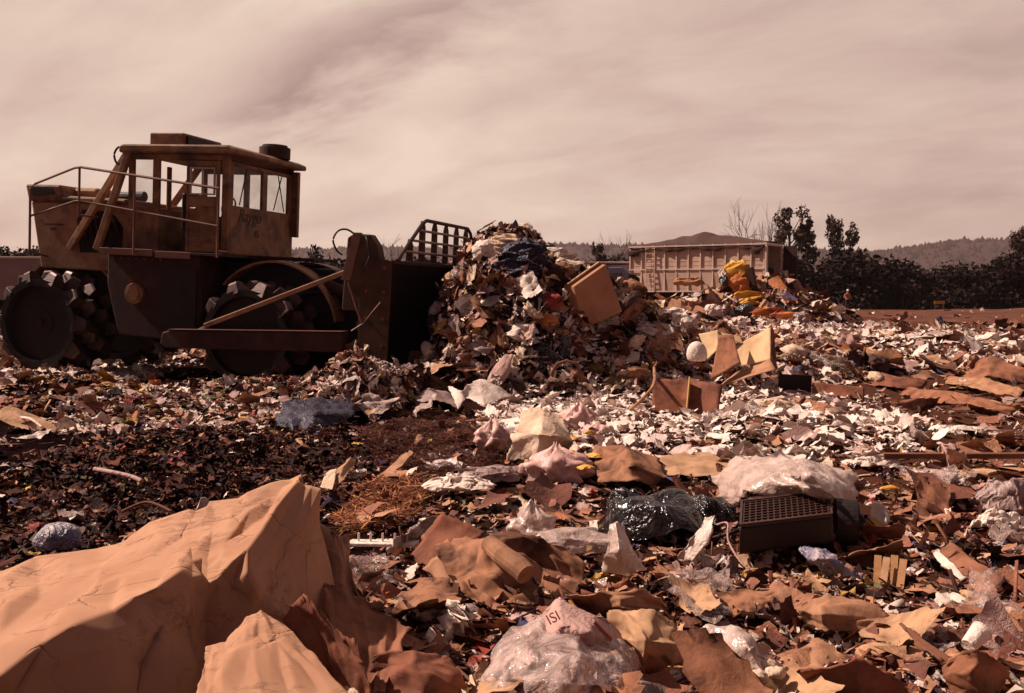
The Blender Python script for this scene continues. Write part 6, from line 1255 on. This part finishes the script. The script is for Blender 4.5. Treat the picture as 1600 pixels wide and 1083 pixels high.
# heap landmarks
def onheap(px, py, d=0.0): p = HP(px, py); v_ = (Vector((0, 0, CAMZ)) - p).normalized(); return p + v_ * d
def hsheet(name, label, cat, pts4, m, d=.1, **k):
    a, b, c, e = [onheap(px, py, d) for px, py in pts4]; return sheet(name, label, cat, [[a, b], [e, c]], m, **k)
Yq = 14.5
mt4 = [P(897, 448, Yq + .02), P(947, 413, Yq + .35), P(973, 487, Yq + .30), P(912, 515, Yq - .05)]
mb = empty('foam_block', tuple(P(935, 465, Yq))); tag(mb, 'thick orange brown foam slab tilted upright on the right side of the heap', 'foam slab')
nq = (mt4[1] - mt4[0]).cross(mt4[3] - mt4[0]).normalized(); nq = nq if nq.y > 0 else -nq; off_ = nq * .16 + Vector((-.08, 0, .05))
M['foam'] = mat('orange_brown_board', (.44, .21, .115), .8, (.38, .17, .09), 3, 1, .2, 20, 0, .2, (.2, .07, .04), .4, 2)
def qloc(ps): return [tuple(p - mb.location) for p in ps]
b_ = MB(); b_.add(qloc(mt4) + qloc([p + off_ for p in mt4]), [(0, 1, 2, 3), (7, 6, 5, 4), (0, 4, 5, 1), (1, 5, 6, 2), (2, 6, 7, 3), (3, 7, 4, 0)]); b_.build('slab', M['foam'], mb, .012)
b_ = MB(); e0, e1 = mt4[0] + off_ * .5, mt4[1] + off_ * .5; b_.bar(Vector(e0) + Vector((-.02, 0, .02)) - mb.location, Vector(e1) + Vector((-.02, 0, .02)) - mb.location, .05, .03); b_.build('lit_edge_strip', M['card'][4], mb, .005)  # paler bar paints the sunlit edge of the slab
def hcrate(name, label, px, py, sx, sy, sz, yaw, tilt, m, open_top=True, d=.2, group=None):
    c = onheap(px, py, d); Rm = (Matrix.Rotation(yaw, 3, 'Z') @ Matrix.Rotation(tilt, 3, 'X')); ux, uy, uz = Rm @ Vector((sx, 0, 0)), Rm @ Vector((0, sy, 0)), Rm @ Vector((0, 0, sz))
    return crate(name, label, 'box', c - (ux + uy + uz) / 2, ux, uy, uz, m, open_top=open_top, group=group)
hcrate('white_box', 'small closed white box perched on the heap above the tilted slab', 913, 411, .30, .3, .28, .35, -.2, M['whitep'], False, .45)
# open carton pair right of the heap
oc_c = P(1165, 560, 13.30); oc = empty('open_carton', tuple(oc_c)); tag(oc, 'large open yellowish tan carton lying on its side right of the heap', 'box')
def opanel(nm, rows_, m_): return sheet(nm, None, None, [[P(*q_) - oc_c for q_ in r] for r in rows_], m_, parent=oc, amp=.006, cs=.7, sub=8, thick=.012, rag=.002, fine=.1)
M['litcard'] = mat('sunlit_board', (.62, .42, .24), .85, (.54, .35, .19), 3, 1, .1, 20, 0, .2, (.3, .15, .08), .4, 3)  # paler board paints sunlight on the carton's lit panels; its shaded side gets darker board
opanel('inner_panel', [[(1150, 540, 13.80), (1204, 512, 13.45)], [(1160, 572, 13.60), (1204, 562, 13.10)]], M['litcard'])
opanel('side_panel', [[(1204, 512, 13.45), (1209, 516, 13.60)], [(1204, 562, 13.10), (1214, 576, 13.20)]], M['card'][2])
opanel('front_flap', [[(1150, 582, 13.40), (1204, 562, 13.10)], [(1124, 602, 12.95), (1212, 578, 12.75)]], M['card'][0])
opanel('rim_panel', [[(1126, 520, 13.90), (1156, 526, 13.80)], [(1132, 528, 13.80), (1162, 538, 13.70)]], M['litcard'])
opanel('folded_panel', [[(1124, 524, 13.60), (1146, 524, 13.60)], [(1110, 594, 12.90), (1157, 568, 13.00)]], M['card'][1])
opanel('back_panel', [[(1092, 522, 14.00), (1122, 516, 13.90)], [(1106, 562, 13.70), (1122, 545, 13.65)]], M['litcard'])
bx_ = gsheet('strapped_box', 'brown box front with a pale yellow strip at the foot of the heap', 'box', [[(1020, 592, .42), (1068, 592, .42), (1128, 600, .40)], [(1018, 645, .05), (1070, 648, .03), (1122, 652, .02)]], M['card'][2], amp=.008, cs=.5, sub=8, thick=.02)
a_, c2_ = Q(1077, 594, .42), Q(1072, 649, .03); b_ = MB(); b_.bar(a_ + Vector((0, -.03, 0)) - bx_.location, c2_ + Vector((0, -.03, 0)) - bx_.location, .012, .15); b_.build('yellow_strip', M['yel2'] if 'yel2' in M else mat('pale_yellow_strip', (.62, .40, .13), .7), bx_)
bag('white_bag', 'smooth white rounded bag beside the leaning cardboard panels', 'bag', Q(1089, 553, .78), (.12, .11, .145), M['whitep'], amp=.04, cs=1.0, sub=4, smooth_=True)
# cloths and bags on the heap
for px, py, sx, sz, mk, lb, cat in ((812, 395, .42, .22, 'blue', 'large dark blue tarpaulin bundle near the top of the heap', 'tarpaulin'), (800, 425, .42, .18, 'blue', 'sagging lower fold of blue tarpaulin under the large bundle', 'tarpaulin'),
    (850, 470, .30, .16, 'red', 'rust red cloth bundle in the middle of the heap face', 'cloth'), (845, 500, .24, .12, 'orange', 'orange red plastic tray under the rust red bundle', 'tray'), (735, 480, .22, .25, 'darkcloth', 'dark sack hanging beside the blade end', 'sack'),
    (785, 380, .34, .16, 'cream', 'cream paper mass crowning the heap top', 'paper'), (765, 392, .3, .12, 'whitep', 'white plastic mass just below the heap crest', 'plastic'), (865, 400, .3, .14, 'whitep', 'white bag between the heap crest and the small white box', 'bag'), (745, 372, .2, .12, 'whitep', 'bright white bag at the upper left heap crest', 'bag'), (830, 385, .26, .14, 'greyp', 'pale grey bag just right of the heap crest', 'bag'), (890, 420, .24, .2, 'cream', 'cream plastic tangle left of the small white box', 'plastic'),
    (780, 540, .2, .28, 'card3', 'hanging tan garment low on the heap face', 'garment'), (820, 520, .22, .15, 'whitep', 'white pillow shaped bag in the middle of the heap face', 'bag'), (720, 510, .16, .14, 'whitep', 'white bag low beside the blade', 'bag'), (1040, 500, .45, .18, 'whitep', 'white plastic drift sloping down the right of the heap', 'plastic'), (1010, 520, .4, .16, 'milky', 'milky film drift on the right slope of the heap', 'plastic'),
    (935, 585, .32, .22, 'olive', 'olive green plant stems bundle at the right foot of the heap', 'plant waste'), (970, 600, .26, .2, 'olive', 'smaller olive stems bundle beside the curved branch', 'plant waste'), (850, 560, .2, .2, 'blackbag', 'black bag shape standing in for the shaded hollow of the heap face', 'bag'), (870, 545, .18, .22, 'blackbag', 'second black bag shape standing in for the shaded hollow, further right', 'bag')):  # the two black lumps paint the shade of the hollow
    bag('heap_bundle', lb, cat, onheap(px, py, .04), (sx, max(sz, sx * .55), sx * .45), M['card'][3] if mk == 'card3' else M[mk], amp=.45, cs=.4, sub=4 if sx < .25 else 5, rz=random.uniform(-.5, .3), flat=.6, lean=R(62))
# wicker basket outline at the foot
g0 = onheap(885, 588, .18); b_ = MB()
b_.tube([g0 + Vector((-.20 + .02 * k, 0, -.22 + 0 * k)) for k in (0,)] + [g0 + Vector(v_) for v_ in ((-.19, 0, .05), (-.13, .02, .17), (0, .03, .21), (.14, .02, .17), (.19, 0, .05), (.2, 0, -.2))], .022, 8)
tag(b_.build('chair_frame', M['wood'], smooth_=True), 'arched brown chair back frame sticking out at the heap foot', 'chair frame')
cable('curved_branch', 'curved tan branch at the right foot of the heap', [Q(985, 640, .1), Q(1005, 622, .25), Q(1022, 600, .4), Q(1022, 575, .5)], .02, M['card'][0], 'branch')
_c = MB(); _p = Q(838, 609, .15); _c.tube([_p, _p + Vector((.12, -.10, .02))], .06, 18); tag(_c.build('white_tub', M['whitep'], None, .01), 'white round tub lying on its side at the foot of the heap', 'tub')
bag('brass_pot', 'coppery round pot left of the white tub at the heap foot', 'pot', Q(815, 607, .14), (.10, .09, .09), mat('copper_metal', (.5, .22, .09), .3, metal=.8), amp=.04, sub=4, smooth_=True)
# right field boards
_c = MB(); _c.bar(Q(1380, 712, .10), Q(1640, 712, .14), .07, .045); tag(_c.build('long_plank', M['wood'], None, .004), 'long straight reddish plank near the right edge', 'plank')
_c = MB(); _c.bar(Q(1216, 598, .26), Q(1268, 600, .24), .03, .24); tag(_c.build('dark_plank', M['dark'], None, .01), 'dark upright board standing right of the cream paper pile', 'plank')
_c = MB(); _c.bar(Q(1270, 608, .20), Q(1350, 616, .2), .03, .18); tag(_c.build('dark_plank', M['card'][2], None, .01), 'long dark brown board right of the dark upright board', 'plank')
gsheet('curled_board', 'big curled cardboard sheet standing at the right edge of the field', 'cardboard', [[(1505, 568, .25), (1545, 555, .45), (1600, 575, .3), (1650, 590, .2)], [(1500, 598, .05), (1545, 590, .15), (1600, 600, .05), (1650, 605, .0)]], M['card'][1], amp=.02, cs=.5, sub=8)
for i, (a, b) in enumerate((((1370, 570), (1480, 560)), ((1420, 610), (1590, 640)), ((1330, 590), (1450, 600)), ((1240, 625), (1330, 650)), ((1480, 590), (1600, 612)), ((1360, 640), (1470, 625)))):
    gsheet('flattened_carton', ('long flattened carton on the right field, ' + ['topmost of the group', 'longest, slanting to the right edge', 'left of the curled board', 'nearest the cream paper pile', 'just below the curled board', 'above the white cloths'][i]), 'cardboard',
           [[(a[0], a[1] - 6, .16), ((a[0] + b[0]) / 2, (a[1] + b[1]) / 2 - 9, .2), (b[0], b[1] - 4, .14)], [(a[0] - 14, a[1] + 9, .04), ((a[0] + b[0]) / 2, (a[1] + b[1]) / 2 + 10, .08), (b[0] - 8, b[1] + 8, .03)]], M['card'][i % 4], amp=.025, cs=.4, sub=8, thick=.006)
for px, py, sx, mt_, lb in ((1430, 760, .14, 'yel', 'small yellow scrap on tan paper right of the white cloth'),):
    bag('yellow_plastic', 'small bright yellow scrap near the right edge beside brown boards', 'plastic piece', Q(1390, 762, .08), (.07, .03, .025), M['yel'], amp=.3, sub=3)
# far heap landmarks
def fbag(px, py, Yd, sx, sy, sz, mk, lb, cat, rz=0, am=.3): bag('far_bundle', lb, cat, P(px, py, Yd), (sx, sz, sy), M[mk], amp=am + .15, cs=.45, sub=4, rz=rz, flat=.8, lean=R(68))
fbag(1150, 424, 47.6, .75, .4, .62, 'orange2' if 'orange2' in M else 'yel', 'upper amber plastic sheet bundle against the trailer side', 'plastic sheet', 0)
fbag(1158, 446, 47.2, .55, .4, .60, 'orange', 'amber orange sheet hanging under the upper bundle', 'plastic sheet', .3)
fbag(1172, 462, 46.4, .95, .4, .26, 'yel', 'bright yellow plastic lying on the far heap', 'plastic sheet', -.2)
fbag(1170, 474, 45.8, .45, .4, .22, 'yel', 'lower bright yellow plastic on the far heap', 'plastic sheet')
fbag(1166, 488, 44.6, .5, .4, .36, 'blackbag', 'black bag at the foot of the far heap', 'garbage bag')
fbag(1130, 429, 47.4, .20, .2, .36, 'whitep', 'small white bag left of the amber sheets', 'bag'); fbag(1132, 438, 47.2, .24, .2, .25, 'blackbag', 'dark bag below the small white bag by the amber sheets', 'bag')
fbag(1115, 485, 44.4, .36, .3, .32, 'whitep', 'white bag low on the far heap', 'bag')
fbag(1078, 440, 47.6, .8, .4, .22, 'foam', 'brown curved board on top left of the far heap', 'board')
fbag(1198, 487, 43.0, .8, .4, .18, 'orange', 'orange crumpled sheet right of the leaning pale plank', 'plastic sheet'); fbag(1222, 494, 42.6, .45, .3, .24, 'red', 'red plastic bag at the right foot of the far heap', 'bag')
fbag(1232, 494, 41.8, .7, .3, .2, 'orange', 'tan orange sheet right of the red plastic bag', 'plastic sheet'); fbag(1254, 497, 40.5, .35, .3, .30, 'greyp', 'greyish white bag beyond the red plastic bag', 'bag')
fbag(1231, 458, 50, .30, .2, .55, 'red', 'orange red cloth hanging behind the trailer end', 'cloth'); fbag(1228, 438, 50.5, .28, .2, .5, 'rust', 'rusty hanging sheet above the orange red cloth', 'sheet')
_c = MB(); _c.bar(P(1176, 497, 43.5), P(1196, 470, 44.5), .12, .16); tag(_c.build('pale_plank', M['palewood'], None, .01), 'pale plank leaning against the foot of the far heap', 'plank')
_c = MB(); _c.bar(P(1172, 418, 47.3), P(1178, 448, 47.2), .3, .3); _c.bar(P(1178, 448, 47.2), P(1186, 458, 47.1), .25, .25); tag(_c.build('bent_pipe', M['rust'], None, .03), 'dark bent metal post standing right of the amber sheets', 'metal post')
b_ = MB(); b_.bar(P(1225, 430, 51), P(1241, 429, 51), .1, .1); b_.bar(P(1226, 434, 51), P(1240, 436, 51), .08, .08); tag(b_.build('jutting_bars', M['orange']), 'two orange bars jutting right behind the trailer end', 'metal bars')

# ------------------------------------------------------------------ haze
hz = MB(); hz.box(-3300, 3300, -50, 3200, -7, 135)
m = bpy.data.materials.new('haze'); m.use_nodes = True; t = m.node_tree; t.nodes.clear()
pv = N(t, 'ShaderNodeVolumePrincipled'); pv.inputs['Color'].default_value = (.92, .72, .66, 1); pv.inputs['Density'].default_value = .00010; pv.inputs['Anisotropy'].default_value = .3
ou = N(t, 'ShaderNodeOutputMaterial'); L(t, pv.outputs[0], ou.inputs['Volume'])
tag(hz.build('haze', m), 'thin warm haze hanging over the valley', 'haze', kind='stuff')
